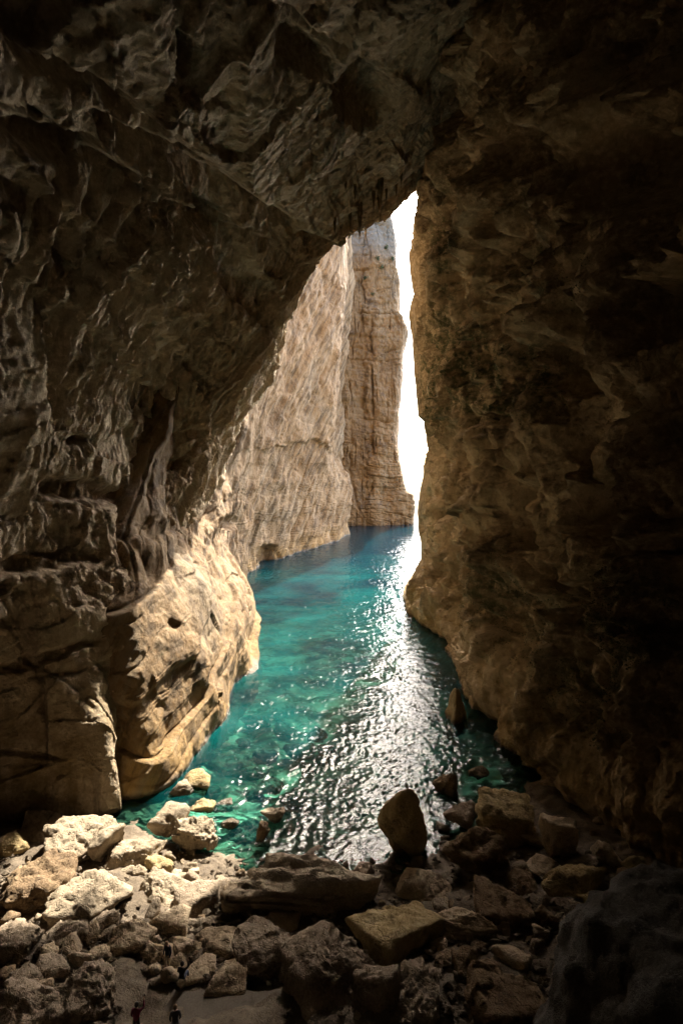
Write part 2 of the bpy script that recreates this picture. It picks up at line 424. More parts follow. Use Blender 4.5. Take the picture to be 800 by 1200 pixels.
# --- left wall and vault, one continuous sheet that leans over to the crease against the right wall
LIP = [(178, 935, 53), (178, 915, 55.7), (196, 815, 66), (208, 725, 76), (226, 620, 86), (262, 512, 93), (325, 408, 99), (398, 304, 105), (462, 252, 122), (490, 224, 135), (508, 198, 141)]
lip = [pd(*p) for p in LIP]
lip[0] = (lip[1][0], lip[1][1], -8.0)
kz = lambda L: [tuple(p) for p in L]
ST = [
    kz([(-46, -45, -8), (-46, -45, 0), (-45, -45, 9), (-44, -45, 18), (-41, -45, 29), (-34, -45, 40), (-18, -45, 52), (0, -45, 60), (12, -45, 63), (24, -45, 65), (40, -45, 66)]),
    kz([(-44, -5, -8), (-44, -5, 0), (-43, -5, 9), (-41, -5, 18), (-38, -5, 28), (-31, -5, 40), (-16, -5, 54), (0, -5, 63), (11, -5, 67), (22, -5, 70), (36, -5, 72)]),
    kz([(-38, 26, -8), (-38, 26, 0), (-37, 25, 9), (-36, 24, 17), (-34, 23, 27), (-28, 23, 40), (-15, 24, 54), (0, 25, 64), (10, 26, 69), (20, 27, 73), (33, 28, 76)]),
    kz([(-31, 45, -8), (-31, 46, 0), (-30, 46, 8), (-29, 46, 16), (-28, 47, 27), (-24, 49, 41), (-13, 52, 57), (0, 55, 70), (10, 57, 77), (19, 59, 82), (31, 61, 86)]),
    kz([(-19, 48, -8), (-19, 50, 0), pd(144, 855, 53), pd(143, 743, 60), pd(145, 614, 67), pd(198, 441, 78), pd(308, 305, 85), pd(408, 203, 89), pd(488, 155, 93), pd(545, 120, 95), (28, 97, 97)]),
    lip,
    kz([(x - 2, y + 5, z + 0.02 * k) for k, (x, y, z) in enumerate(lip[:4])] + [pd(236, 617, 94), pd(273, 508, 104), pd(332, 410, 109), (-2, 111, 77)] + [(x - 2, y + 6, z + 5) for (x, y, z) in lip[8:]]),
    kz([(x - 10, y + 10, z) for (x, y, z) in lip[:4]] + [pd(243, 614, 108), pd(284, 506, 120), pd(336, 412, 120), (-8, 117, 92)] + [(x - 8, y + 10, z + 20) for (x, y, z) in lip[8:]]),
    kz([(x - 20, y + 12, z) for (x, y, z) in lip[:4]] + [(-44, 150, 24), (-42, 165, 50), (-36, 172, 80), (-26, 175, 120)] + [(x - 12, y + 16, z + 80) for (x, y, z) in lip[8:]]),
]
ts = np.concatenate([np.linspace(0, 2, 46)[:-1], np.linspace(2, 3, 120)[:-1], np.linspace(3, 4, 190)[:-1], np.linspace(4, 5, 150)[:-1], np.linspace(5, 6, 70)[:-1], np.linspace(6, 7, 50)[:-1], np.linspace(7, 8, 12)])
tk = np.concatenate([np.linspace(0, 1, 14)[:-1], np.linspace(1, 9, 600), np.linspace(9, 10, 26)[1:]])
P = loft(ST, ts, tk)
n_ = grid_normals(P, np.array([0, 30, 35.0]))
sh = P.shape; p = P.reshape(-1, 3); n_ = n_.reshape(-1, 3)
u, v = px_of(p)
wp = p + 1.0 * np.stack([fbm(p / 9, 2, 11), fbm(p / 9, 2, 12), fbm(p / 9, 2, 13)], 1)
fa = facets(wp / np.array([6.5, 6.5, 8.0]), 3)
fb = facets(wp / np.array([2.3, 2.3, 3.2]), 4)
fc, fce = cells(p / np.array([10, 10, 12.0]), 5); fd, fde = cells(wp / np.array([4.2, 4.2, 5.0]), 6)
rgh = sstep(-0.25, 0.45, fbm(p / 11, 2, 71))              # rough and smooth areas
D = 2.2 * fbm(p / 24, 2, 1) + 1.0 * fc + 0.25 * fd + 0.9 * fa + (0.15 + 0.4 * rgh) * fb
D += (0.04 + 0.14 * rgh) * billow(wp / 3.6, 3, 21) + (0.10 + 0.16 * rgh) * fbm(p / 1.0, 3, 31)
bedc = p[:, 2] + 0.45 * p[:, 0] + 0.10 * p[:, 1] + 1.2 * fbm(p / 16, 3, 41)
up = sstep(36, 46, p[:, 2])
D += up * (1.9 * strat(bedc / 6.5, 81) + 0.5 * strat(bedc / 2.3 + 0.3 * fbm(p / 8, 2, 82), 83, 0.2))
lowc = p[:, 2] - 0.10 * p[:, 1] + 1.5 * fbm(p / 14, 3, 84)
D += (1 - up) * (0.9 * strat(lowc / 7.0, 85) + 0.35 * strat(lowc / 2.4 + 0.3 * fbm(p / 6, 2, 86), 87, 0.2))
jc = p[:, 1] + 0.35 * p[:, 2] + 1.8 * fbm(p / 12, 3, 88)
D += 0.9 * strat(jc / 8.0, 89, 0.1) + 0.2 * strat(jc / 2.6, 90, 0.2) * rgh
# beds that dip to the right across the upper wall
# tufa curtains in the middle, on the left
cur = sstep(40, 90, u) * (1 - sstep(235, 300, u)) * sstep(215, 255, v) * (1 - sstep(430, 540, v))
fl = billow(np.stack([wp[:, 1] / 2.4, wp[:, 0] / 30, wp[:, 2] / 18], 1), 2, 51)
fl2 = billow(np.stack([p[:, 1] / 0.9, p[:, 0] / 14, p[:, 2] / 6], 1), 2, 52)
D += cur * (1.0 * fl + 0.4 * fl2)
st_ = (p[:, 2] - 0.12 * p[:, 1] + 0.25 * p[:, 0] + 2.0 * fbm(p / 9, 3, 54)) / 3.6; st_ = st_ - np.floor(st_)
D += 0.28 * (st_ - 0.5) * (1 - sstep(30, 40, p[:, 2])) * sstep(-0.2, 0.3, fbm(p / 8, 2, 55))
lipw = np.repeat(sstep(4.2, 4.9, ts), sh[1]) * sstep(14, 30, p[:, 2])
D *= 1 - 0.65 * lipw
ql = along(wp, (0.50, 0.41, 0.76), 12)
D += lipw * (1.0 * billow(ql / 2.6, 3, 56) + 0.45 * billow(ql / 0.9, 2, 57))
D += 0.18 * billow(np.stack([wp[:, 1] / 2.0, wp[:, 0] / 12, wp[:, 2] / 11], 1), 2, 53)
D -= 1.4
wob = (7 * fbm(p / 4, 3, 61), 7 * fbm(p / 4, 3, 62))
D += 1.4 * features(u, v, wob, [
    ('ledge', [(-30, 40), (60, 72), (150, 118), (212, 165)], 3.4, 50), 
    ('ledge', [(-30, 140), (60, 152), (130, 190), (165, 212)], 2.6, 45),
    ('ledge', [(-20, 232), (20, 232), (50, 246)], 1.6, 12), 
    ('ledge', [(206, 188), (240, 200), (285, 224)], 2.8, 30), ('ledge', [(246, 262), (268, 262), (290, 272)], 2.6, 26),
    ('ledge', [(298, 238), (335, 250), (372, 272)], 3.0, 30), 
    ('ledge', [(330, 20), (400, 60), (470, 72), (520, 60), (600, 0)], 2.5, 60), 
    ('pit', 255, 110, 22, 22, 0, 2.0), ('pit', 440, 135, 34, 30, -20, 3.0), ('pit', 380, 95, 30, 18, 20, 1.6),
    ('pit', 110, 120, 60, 18, 22, 1.0), ('pit', 90, 205, 60, 16, 20, 1.4), ('pit', 268, 285, 24, 22, 0, 1.6),
    ('pit', 318, 330, 5, 28, 8, 1.2), ('pit', 245, 180, 6, 16, 0, 1.2),
    ('pit', 70, 440, 9, 70, 4, 1.8), ('pit', 106, 300, 7, 60, 0, 1.2),
    ('pit', 110, 575, 60, 16, 8, 1.6), ('pit', 200, 545, 34, 7, 5, 1.0), ('pit', 205, 465, 5, 10, 0, 0.8), ('pit', 110, 520, 14, 8, 0, 0.8),
    ('pit', 60, 660, 70, 14, -10, 1.0), ('pit', 150, 700, 40, 12, -35, 1.0), ('pit', 25, 890, 50, 5, 5, 0.9), ('pit', 60, 770, 60, 10, -20, 0.7),
    ('rib', [(215, 560), (170, 640), (130, 760)], 0.6, 14),
])
lower = 1 - sstep(5, 20, p[:, 2])
D *= 1 - 0.45 * lower
D -= 1.7 * lower * np.repeat(sstep(3.75, 4.3, ts), sh[1])
p2 = p + n_ * D[:, None]
u2, v2 = px_of(p2)
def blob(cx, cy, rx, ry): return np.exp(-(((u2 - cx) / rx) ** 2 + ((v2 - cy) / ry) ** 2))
pale = np.clip(1.2 * np.repeat(sstep(4.5, 5.1, ts), sh[1]) * sstep(10, 25, p[:, 2]) + blob(150, 340, 70, 90) + blob(330, 235, 70, 30) + blob(440, 45, 100, 30) + 0.8 * blob(230, 150, 60, 30) + 0.8 * blob(300, 120, 40, 40) + 0.6 * blob(170, 760, 60, 80) + 0.8 * blob(440, 260, 50, 40) + 0.6 * blob(60, 80, 60, 20), 0, 1)  # clean rock, plus light painted in past the lip and on slab undersides
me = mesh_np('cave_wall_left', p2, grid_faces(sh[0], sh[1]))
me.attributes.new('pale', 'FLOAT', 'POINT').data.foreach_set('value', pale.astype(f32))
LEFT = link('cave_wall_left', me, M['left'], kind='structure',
            label='dark overhanging limestone wall and vault with tufa curtains left of the slit')
LEFT_GRID = p2.reshape(sh)

# --- right wall, near vertical, ends in the slit's right edge and turns back outside
ZL = [-8, 0, 6, 14, 24, 36, 50, 66, 84, 105, 160]
def rst(pts): return [(x, y, z) for (x, y), z in zip(pts, ZL)]
es = 142.0
RED = [(15.5, es), (14.0, es), (15.6, es), (19.0, es), (18.8, es), (20.2, es), (18.6, es), (16.4, es), (16.6, es), (18.5, es), (19, es)]
RS = [
    rst([(44, -45)] * 2 + [(43, -45)] * 2 + [(42, -45)] * 2 + [(38, -45), (36, -45), (30, -45), (26, -45), (24, -45)]),
    rst([(38, -5)] * 2 + [(37, -5)] * 2 + [(36, -5)] * 2 + [(33, -5), (29, -5), (25, -5), (24, -5), (24, -5)]),
    rst([(31, 24), (31, 24), (31, 24), (30, 24), (29, 24), (28, 24), (26, 25), (22.5, 26), (20, 28), (20, 28), (20, 28)]),
    rst([(26, 38), (25.5, 38), (25, 38), (24.5, 38), (24, 38), (24, 38), (23.5, 39), (21, 40), (18, 42), (18, 42), (18, 42)]),
    rst([(20.5, 47), (20, 47), (20, 48), (21, 48), (22, 49), (22.5, 50), (23, 51), (22, 52), (18, 54), (17, 55), (17, 55)]),
    rst([(17.8, 58), (17.6, 58), (17.8, 59), (19, 60), (20, 61), (21, 62), (22, 63), (21.5, 65), (18.5, 67), (17, 68), (17, 68)]),
    rst([(16.6, 69), (16.4, 69), (16.8, 70), (18, 71), (19.5, 72), (21, 74), (21.5, 76), (20.5, 78), (18.5, 80), (17.5, 82), (17, 82)]),
    rst([(16.4, 85), (16.4, 85), (17.2, 86), (18.4, 87), (19.6, 88), (20.8, 90), (20.8, 92), (19.5, 94), (18.2, 96), (17.6, 98), (17, 98)]),
    rst([(15, 106), (15, 106), (16.2, 107), (18.2, 108), (19.2, 109), (20.6, 110), (20, 111), (18.4, 112), (17.4, 113), (17.4, 114), (17, 114)]),
    rst([(13.6, 121), (13.4, 121), (14.8, 122), (18, 122), (18.8, 123), (20.2, 124), (19.2, 124), (17.2, 125), (16.8, 125), (17.6, 126), (17, 126)]),
    rst(RED),
    rst([(x + 5, y + 6) for x, y in RED]), rst([(x + 25, y + 9) for x, y in RED]), rst([(x + 110, y + 10) for x, y in RED]),
]
ts = np.concatenate([np.linspace(0, 2, 30)[:-1], np.linspace(2, 3, 70)[:-1], np.linspace(3, 4, 120)[:-1], np.linspace(4, 10, 270)[:-1], np.linspace(10, 11, 30)[:-1], np.linspace(11, 13, 30)])
tk = np.concatenate([np.linspace(0, 1, 14)[:-1], np.linspace(1, 9, 560), np.linspace(9, 10, 24)[1:]])
P = loft(RS, ts, tk)
ie = int(np.argmin(np.abs(ts - 10)))
ev = HORY - FPX * (P[ie, :, 2] - CAMZ) / P[ie, :, 1]
EY = [150, 223, 242, 247, 260, 278, 285, 298, 316, 344, 358, 373, 392, 436, 487, 493, 517, 526, 540, 576, 594, 616, 645, 655, 672, 690, 720, 760]
EX = [486, 487, 491, 493, 489, 491, 483, 478, 479, 483, 479, 477, 481, 484, 489, 495, 498, 500, 497, 490, 488, 488, 494, 494, 482, 471, 476, 480]
tx = (np.interp(ev, EY, EX) + 1.5 - 400) / FPX * P[ie, :, 1]
P[:, :, 0] += (tx - P[ie, :, 0])[None, :] * (sstep(8.8, 10, ts) * (1 - 0.6 * sstep(10, 11.5, ts)))[:, None]
n_ = grid_normals(P, np.array([0, 40, 35.0])); sh = P.shape; p = P.reshape(-1, 3); n_ = n_.reshape(-1, 3)
u, v = px_of(p); tsr = np.repeat(ts, sh[1])
wp = p + 1.1 * np.stack([fbm(p / 8, 2, 111), fbm(p / 8, 2, 112), fbm(p / 8, 2, 113)], 1)
fa = facets(wp / np.array([6.0, 6.0, 7.0]), 103); fb = facets(wp / 2.4, 104); fc, fce = cells(p / np.array([9, 9, 11.0]), 105); fd, fde = cells(wp / np.array([3.8, 3.8, 4.6]), 106)
rgh = sstep(-0.3, 0.45, fbm(p / 9, 2, 175))
edgef = sstep(8.6, 9.8, tsr) * (1 - sstep(10.2, 11, tsr))
D = (2.2 * fbm(p / 16, 3, 101) + 1.5 * fc + 0.3 * fd + 1.4 * fa + 2.6 * billow(p / np.array([15, 15, 22.0]), 2, 176)) * (1 - 0.6 * edgef) + (0.25 + 0.5 * rgh) * fb
lump = fbm(p / 5.5, 3, 121)
rc = p[:, 2] + 0.22 * p[:, 1] + 1.6 * fbm(p / 10, 3, 177); rj = p[:, 1] - 0.2 * p[:, 2] + 2.2 * fbm(p / 10, 3, 178)
D += (0.8 * strat(rc / 4.5, 181) + 0.35 * strat(rc / 1.6, 182, 0.2) * rgh + 1.2 * strat(rj / 7.0, 183) + 0.5 * strat(rj / 2.4, 184, 0.2) * rgh) * (1 - 0.6 * edgef)
D += 1.2 * np.abs(lump) * (1 - 0.4 * edgef) + (0.05 + 0.2 * rgh) * billow(wp / 3.0, 3, 131) + (0.18 + 0.25 * rgh) * fbm(p / 1.0, 3, 141)
D += 0.8 * billow(np.stack([wp[:, 0] / 2.2, wp[:, 1] / 2.2, wp[:, 2] / 13], 1), 3, 152) * (0.3 + 0.7 * rgh) - 1.6 * (1 - edgef)
pock = fbm(wp / np.array([6, 6, 8]), 2, 151)
D *= 1 + 0.25 * (1 - edgef)
D -= 3.2 * sstep(0.24, 0.42, pock) * sstep(8, 20, p[:, 2])
wob = (9 * fbm(p / 4, 3, 161), 9 * fbm(p / 4, 3, 162))
D += 1.6 * features(u, v, wob, [
    ('pit', 690, 590, 52, 40, -25, 3.6), ('pit', 755, 360, 34, 34, 0, 3.5), ('pit', 648, 420, 34, 36, 15, 3.2), ('pit', 642, 345, 18, 26, 0, 2.4),
    ('pit', 575, 330, 9, 60, 8, 1.8), ('pit', 552, 235, 14, 10, 0, 1.6), ('pit', 600, 180, 60, 26, -18, 3.0), ('pit', 720, 200, 70, 50, 0, 3.0),
    ('pit', 585, 490, 10, 8, 0, 1.5), ('pit', 566, 715, 16, 24, 30, 2.0), ('pit', 725, 500, 12, 16, 0, 1.6), ('pit', 520, 360, 8, 60, -4, 1.2),
    ('pit', 655, 840, 50, 26, -15, 1.4), ('pit', 620, 905, 22, 12, 0, 1.0), ('pit', 770, 640, 40, 12, -12, 1.6), ('pit', 700, 690, 70, 7, -14, 1.2),
    ('pit', 740, 735, 70, 7, -8, 1.2), ('pit', 780, 230, 26, 70, 0, 2.0), ('pit', 520, 110, 40, 40, 0, 1.5),
    ('rib', [(640, 300), (665, 350), (655, 400)], 1.2, 14), ('rib', [(545, 260), (555, 330), (540, 400)], 1.0, 10), ('rib', [(560, 640), (600, 690), (640, 720)], 1.0, 12),
    ('rib', [(575, 20), (560, 90), (640, 130), (720, 120)], 1.4, 22), ('rib', [(700, 430), (740, 500), (770, 540)], 1.0, 20), ('rib', [(600, 330), (650, 400)], 1.0, 10),
    ('ledge', [(560, 700), (620, 690), (700, 655), (790, 640)], 1.2, 22), ('ledge', [(690, 625), (760, 610), (810, 600)], 1.0, 14),
])
low = 1 - sstep(3, 12, p[:, 2]); D *= 1 - 0.35 * low
D = np.where(p[:, 2] > 45, np.minimum(D, 0.8 + 3 * (1 - sstep(7.0, 8.5, tsr))), D)
D *= 1 - 0.8 * sstep(9.0, 9.8, tsr) * (1 - sstep(10.3, 11.2, tsr))
p2 = p + n_ * D[:, None]
me = mesh_np('cave_wall_right', p2, grid_faces(sh[0], sh[1], True))
u2, v2 = px_of(p2)
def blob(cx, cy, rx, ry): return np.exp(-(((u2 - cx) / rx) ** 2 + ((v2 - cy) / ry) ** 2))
moss = np.clip(1.5 * blob(560, 440, 60, 60) + 1.2 * blob(620, 450, 60, 40) + 1.1 * blob(575, 700, 45, 60) + 0.9 * blob(720, 720, 90, 60) + 0.9 * blob(520, 300, 22, 120)
               + 0.8 * blob(640, 320, 60, 50) + 0.7 * blob(700, 820, 90, 70) + 0.6 * blob(505, 480, 20, 60), 0, 1)
moss *= sstep(-0.25, 0.25, fbm(p / 3.0, 3, 171) + 0.4 * (moss - 0.4))
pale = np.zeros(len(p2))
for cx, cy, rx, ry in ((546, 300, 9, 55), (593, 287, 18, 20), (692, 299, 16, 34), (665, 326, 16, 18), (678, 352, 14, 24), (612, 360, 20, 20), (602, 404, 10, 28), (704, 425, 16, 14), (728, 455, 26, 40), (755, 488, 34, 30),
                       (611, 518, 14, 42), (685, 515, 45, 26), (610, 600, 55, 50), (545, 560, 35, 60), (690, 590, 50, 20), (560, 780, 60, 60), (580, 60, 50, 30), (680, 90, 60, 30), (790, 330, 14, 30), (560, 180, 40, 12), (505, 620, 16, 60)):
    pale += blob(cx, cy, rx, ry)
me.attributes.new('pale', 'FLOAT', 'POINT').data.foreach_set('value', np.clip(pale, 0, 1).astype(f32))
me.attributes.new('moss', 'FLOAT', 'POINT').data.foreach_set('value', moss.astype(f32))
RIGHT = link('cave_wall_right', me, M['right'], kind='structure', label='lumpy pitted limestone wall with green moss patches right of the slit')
RIGHT_P, RIGHT_N, RIGHT_M, RIGHT_UV = p2, n_, moss, (u2, v2)

# --- lit outer wall left of the channel: low bulge, recessed strip, slanting slab, corner
ZB = [-8, 0, 5, 10, 16, 26, 45, 75, 110, 170]
def bst(pts): return [(x, y, z) for (x, y), z in zip(pts, ZB)]
BS = [
    bst([(-23.5, 52.5), (-23.5, 52.5), (-23.8, 53.2), (-24.6, 54.6), (-26.5, 57), (-31, 60), (-34, 62), (-34, 66), (-34, 70), (-34, 70)]),
    bst([(-18.2, 53.5), (-18.4, 53.5), (-18.9, 54.5), (-20.2, 57), (-22.8, 61.5), (-27, 67), (-30, 72), (-30, 76), (-30, 80), (-30, 80)]),
    bst([(-13.9, 65), (-14.3, 65), (-15.1, 67), (-16.7, 69), (-20.64, 73), (-25.32, 78), (-26.7, 79.8), (-26.4, 81.6), (-26.0, 83.4), (-26.0, 83.4)]),
    bst([(-13.0, 81), (-13.4, 81), (-14.0, 83), (-15.6, 86), (-20.0, 90), (-24.5, 94), (-24.9, 94.9), (-22.8, 96.7), (-21.5, 98.5), (-20.1, 98.5)]),
    bst([(-13.6, 97), (-14.0, 97), (-14.4, 99), (-16.4, 101), (-21.5, 104), (-24.6, 108), (-23.8, 108.9), (-20.8, 111.6), (-18.9, 113.4), (-17.6, 113.4)]),
    bst([(-16.2, 108), (-16.6, 109), (-17.4, 110), (-20.0, 112), (-24.0, 115), (-25.0, 119), (-23.5, 120.8), (-19.7, 124.0), (-17.0, 126.7), (-16.3, 126.7)]),
    bst([(-22.0, 128), (-22.4, 129), (-23.2, 130), (-24.6, 131), (-26.0, 132), (-25.6, 135), (-23.1, 137.2), (-18.6, 140.8), (-15.9, 142.7), (-15.2, 143.6)]),
    bst([(-25.5, 146), (-26.0, 147), (-26.2, 148), (-26.4, 148), (-26.6, 149), (-26.0, 152), (-23.3, 154.2), (-18.0, 157.8), (-14.8, 160.1), (-14.0, 161.0)]),
    bst([(-27, 172), (-27, 172), (-26.6, 172), (-26.4, 172), (-26.0, 173), (-25.0, 175), (-22.0, 177.2), (-16.3, 181.8), (-13.0, 183.6), (-11.7, 184.4)]),
    bst([(-17.6, 200), (-17.4, 200), (-17.2, 200), (-17.2, 200), (-17.0, 201), (-16.0, 203), (-13.8, 205.2), (-9.2, 208.8), (-6.2, 210.7), (-4.0, 211.6)]),
    bst([(-6.4, 224), (-6.2, 224), (-6.4, 224), (-6.2, 225), (-6.0, 226), (-5.0, 228), (-3.5, 229.8), (-1.2, 232.5), (1.0, 234.3), (2.5, 235.2)]),
    bst([(3.6, 262), (3.6, 262), (3.6, 262), (4.4, 262), (5.4, 262), (5.0, 264), (-6.0, 266), (-4.0, 268), (0, 270), (2, 272)]),
    bst([(0, 282), (0, 282), (0, 282), (0, 282), (0.0, 282), (0.0, 284), (0, 286), (2, 288), (4, 290), (4, 292)]),
    bst([(-40, 300)] * 10),
]
ts = np.concatenate([np.linspace(0, 1, 30)[:-1], np.linspace(1, 6, 300)[:-1], np.linspace(6, 12, 330)[:-1], np.linspace(12, 13, 10)])
tk = np.concatenate([np.linspace(0, 1, 14)[:-1], np.linspace(1, 4, 170)[:-1], np.linspace(4, 8, 280)[:-1], np.linspace(8, 9, 12)])
P = loft(BS, ts, tk)
n_ = grid_normals(P, np.array([30, 120, 30.0])); sh = P.shape; p = P.reshape(-1, 3); n_ = n_.reshape(-1, 3)
tsr = np.repeat(ts, sh[1])
wp = p + 1.6 * np.stack([fbm(p / 7, 2, 211), fbm(p / 7, 2, 212), fbm(p / 7, 2, 213)], 1)
near = 1 - sstep(5.2, 6.4, tsr)
bul = near * (1 - sstep(14, 22, p[:, 2]))
# slanting beds: strongly ribbed on the bulge, streaky on the far slab
s1 = (p[:, 2] - 0.26 * p[:, 1] + 0.4 * p[:, 0] + 0.8 * fbm(p / 9, 2, 221)) / 4.6
sf = s1 - np.floor(s1)
fa = 0.8 * facets(wp / np.array([6.0, 9.0, 5.0]), 205, 1.4, 0.9); fb = facets(wp / 2.4, 204)
D = 1.1 * fbm(p / 12, 2, 201) + bul * (1.7 * strat(s1, 223, 0.12) + 0.45 * strat(s1 * 2.7, 224, 0.25) + 0.3 * (sf - 0.5)) + bul * (1.0 * fa + 0.10 * fb - 0.3)
q = along(wp, (0.30, 0.60, 0.74), 14)
fa2 = facets(along(wp, (0.30, 0.60, 0.74), 3) / 8.0, 206)
sc_ = 0.148 * p[:, 0] + 0.71 * p[:, 1] - 0.636 * p[:, 2] + 1.6 * fbm(p / 14, 3, 233)
D += (1 - bul) * (2.0 * strat(sc_ / 7.5, 234, 0.25) + 1.0 * strat(sc_ / 2.9 + 0.4 * fbm(p / 9, 2, 235), 236, 0.3) + 0.8 * billow(q / 6, 2, 231) + 0.7 * fa2)
hc_ = p[:, 2] + 1.5 * fbm(p / 12, 3, 237)
D += (1 - bul) * (0.7 * strat(hc_ / 8.0, 238) + 0.45 * strat(hc_ / 2.8, 239, 0.2) * (1 - sstep(20, 45, p[:, 2])))
D += 0.08 * billow(wp / 3.2, 2, 241) + 0.07 * near * fbm(p / 0.9, 2, 251)
u, v = px_of(p)
wob = (4 * fbm(p / 6, 2, 261), 4 * fbm(p / 6, 2, 262))
D += features(u, v, wob, [('pit', 314, 652, 12, 14, 0, 4.0), ('pit', 268, 612, 14, 10, 0, 2.5), ('ledge', [(340, 520), (370, 515), (412, 540)], 1.5, 30)])
p2 = p + n_ * D[:, None]
OUT = link('outer_cliff', mesh_np('outer_cliff', p2, grid_faces(sh[0], sh[1])), M['outer'], kind='structure',
           label='sunlit ribbed limestone wall with a low bulge along the channel outside')

# --- far headland that closes the slit on the left
ZF = [-12, 0, 6, 14, 26, 40, 58, 80, 105, 130, 158, 176]
XE = [48, 47, 46, 42, 37, 34, 31.0, 32.0, 35.5, 32, 29.0, 27]
YF = 300.0
FS = []
for sx, yy in ((-60, 20), (-20, 8), (-6, 3), (2, 0), (10, 2), (18, 0), (25, 3)):
    FS.append([(sx, YF + yy + (0.10 * max(0, z)), z) for z in ZF])
FS.append([(xe * 0.93, YF + 6 + 0.10 * max(0, z), z) for xe, z in zip(XE, ZF)])
FS.append([(xe, YF + 18 + 0.10 * max(0, z), z) for xe, z in zip(XE, ZF)])
FS.append([(xe * 1.05, YF + 40 + 0.10 * max(0, z), z) for xe, z in zip(XE, ZF)])
FS.append([(xe * 1.0, YF + 160, z) for xe, z in zip(XE, ZF)])
ts = np.concatenate([np.linspace(0, 2, 20)[:-1], np.linspace(2, 8, 240)[:-1], np.linspace(8, 10, 40)]); tk = np.linspace(0, 11, 520)
P = loft(FS, ts, tk)
ie = int(np.argmin(np.abs(ts - 8))); ev = HORY - FPX * (P[ie, :, 2] - CAMZ) / P[ie, :, 1]
tx = (np.interp(ev, [200, 256, 286, 308, 326, 366, 388, 408, 440, 480, 522, 552, 573, 579, 592, 604, 640], [452, 458, 464, 462, 468, 467, 478, 473, 471, 466.5, 464.5, 468, 473.5, 482.5, 485, 483, 482]) - 400) / FPX * P[ie, :, 1]
P[:, :, 0] += (tx - P[ie, :, 0])[None, :] * sstep(5.5, 8, ts)[:, None]
n_ = grid_normals(P, np.array([20, 0, 40.0])); sh = P.shape; p = P.reshape(-1, 3); n_ = n_.reshape(-1, 3)
wz = p[:, 2] + 3.0 * fbm(p / 28, 3, 301) + 0.06 * p[:, 0]
D = 2.0 * fbm(p / 35, 3, 302)
for th, am, sd in ((6.5, 1.1, 1), (2.6, 0.6, 2)):
    b_ = wz / th + 0.35 * perlin(np.stack([wz / 9, wz * 0, wz * 0], 1), sd); i_ = np.floor(b_); fr_ = b_ - i_
    hv = (_hash(i_.astype(np.int64), np.zeros(len(i_), np.int64), np.zeros(len(i_), np.int64), 300 + sd) & np.uint32(255)).astype(f32) / 255
    D += (am * (hv - 0.5) - am * 0.8 * (1 - sstep(0, 0.2, fr_))) * sstep(-0.45, 0.35, fbm(p / 16, 3, 320 + sd)) * 1.5
jx = ridged(np.stack([(p[:, 0] + 0.3 * p[:, 1]) / 7, p[:, 2] * 0, p[:, 2] / 70], 1), 2, 311)
D -= 2.2 * sstep(0.68, 0.95, jx)
fa = facets(np.stack([p[:, 0] / 8, p[:, 1] / 8, wz / 14], 1), 312)
D += 2.8 * fa + 0.6 * fbm(p / 2.4, 3, 313)
for jx0, z0, z1, dp in ((16.2, 20, 112, 2.6), (11.5, 60, 140, 1.8), (24.0, 40, 100, 1.2), (7.0, 10, 50, 1.5)):
    D -= dp * sstep(-0.5, 0.3, fbm(p / 9, 2, 316)) * np.exp(-((p[:, 0] + 2.2 * fbm(p / 14, 3, 314) - jx0) / 0.9) ** 2) * sstep(z0 - 6, z0 + 6, p[:, 2]) * (1 - sstep(z1 - 8, z1 + 8, p[:, 2])) * (p[:, 1] < 345)
D *= 1 - 0.7 * sstep(6.8, 7.8, np.repeat(ts, sh[1]))
p2 = p + n_ * D[:, None]
FAR = link('far_headland', mesh_np('far_headland', p2, grid_faces(sh[0], sh[1])), M['far'], kind='structure',
           label='tall bedded tan limestone headland standing in the sea beyond the slit')
FAR_P, FAR_N = p2, n_

# --- back of the cave behind the viewpoint
gx, gz = np.meshgrid(np.linspace(-70, 60, 60), np.linspace(-12, 110, 60), indexing='ij')
p = np.stack([gx, -38 + 0 * gx, gz], -1).reshape(-1, 3); p[:, 1] += 4 * fbm(p / 18, 3, 401)
link('cave_wall_back', mesh_np('cave_wall_back', p, grid_faces(60, 60)), M['left'], kind='structure')

# ------------------------------------------------------------------ ground, seabed, sea
def ground_z(x, y):
    """beach in front, rising under the viewpoint, falling to the seabed"""
    sh_ = 43.0 + np.where(x < -8, np.clip((-8 - x) * 0.55, 0, 5.5), 0) + np.where(x > 6, np.clip((x - 6) * 1.0, 0, 12), 0)
    s = sh_ - y
    z = np.where(s > 0, 0.15 + 0.16 * s, 0.14 * s)
    z = np.maximum(z, -3.0 - 0.035 * np.maximum(y - 55, 0)); z = np.maximum(z, -9.0)
    rise = np.clip(29 - y, 0, 60)
    return z + 0.030 * rise ** 1.95 * np.clip(1 - (rise - 29) / 60, 0, 1) * 0.95
yy = np.concatenate([np.linspace(-48, 22, 50)[:-1], np.linspace(22, 75, 260)[:-1], np.linspace(75, 330, 180)])
xx = np.concatenate([np.linspace(-60, -32, 20)[:-1], np.linspace(-32, 28, 260)[:-1], np.linspace(28, 80, 20)])
gx, gy = np.meshgrid(xx, yy, indexing='ij')
gz = ground_z(gx, gy); p = np.stack([gx, gy, gz], -1).reshape(-1, 3)
cg, ce = cells(p[:, [0, 1, 1]] / 1.5 * np.array([1, 1, 0]), 411)
p[:, 2] += 0.5 * fbm(p / 3.5, 4, 402) + 0.22 * np.clip(0.6 - np.abs(cg), 0, 1) * (p[:, 1] < 80) + 0.8 * fbm(p / 14, 2, 403) * sstep(48, 62, p[:, 1])
nx = len(xx); ny = len(yy)
keep = 75.0
F = grid_faces(nx, ny, False)
cy = p[F][:, :, 1].mean(1); cz = p[F][:, :, 2].mean(1)
beach = (cz > -0.6) & (cy < 62)
me = mesh_np('ground', p, F)
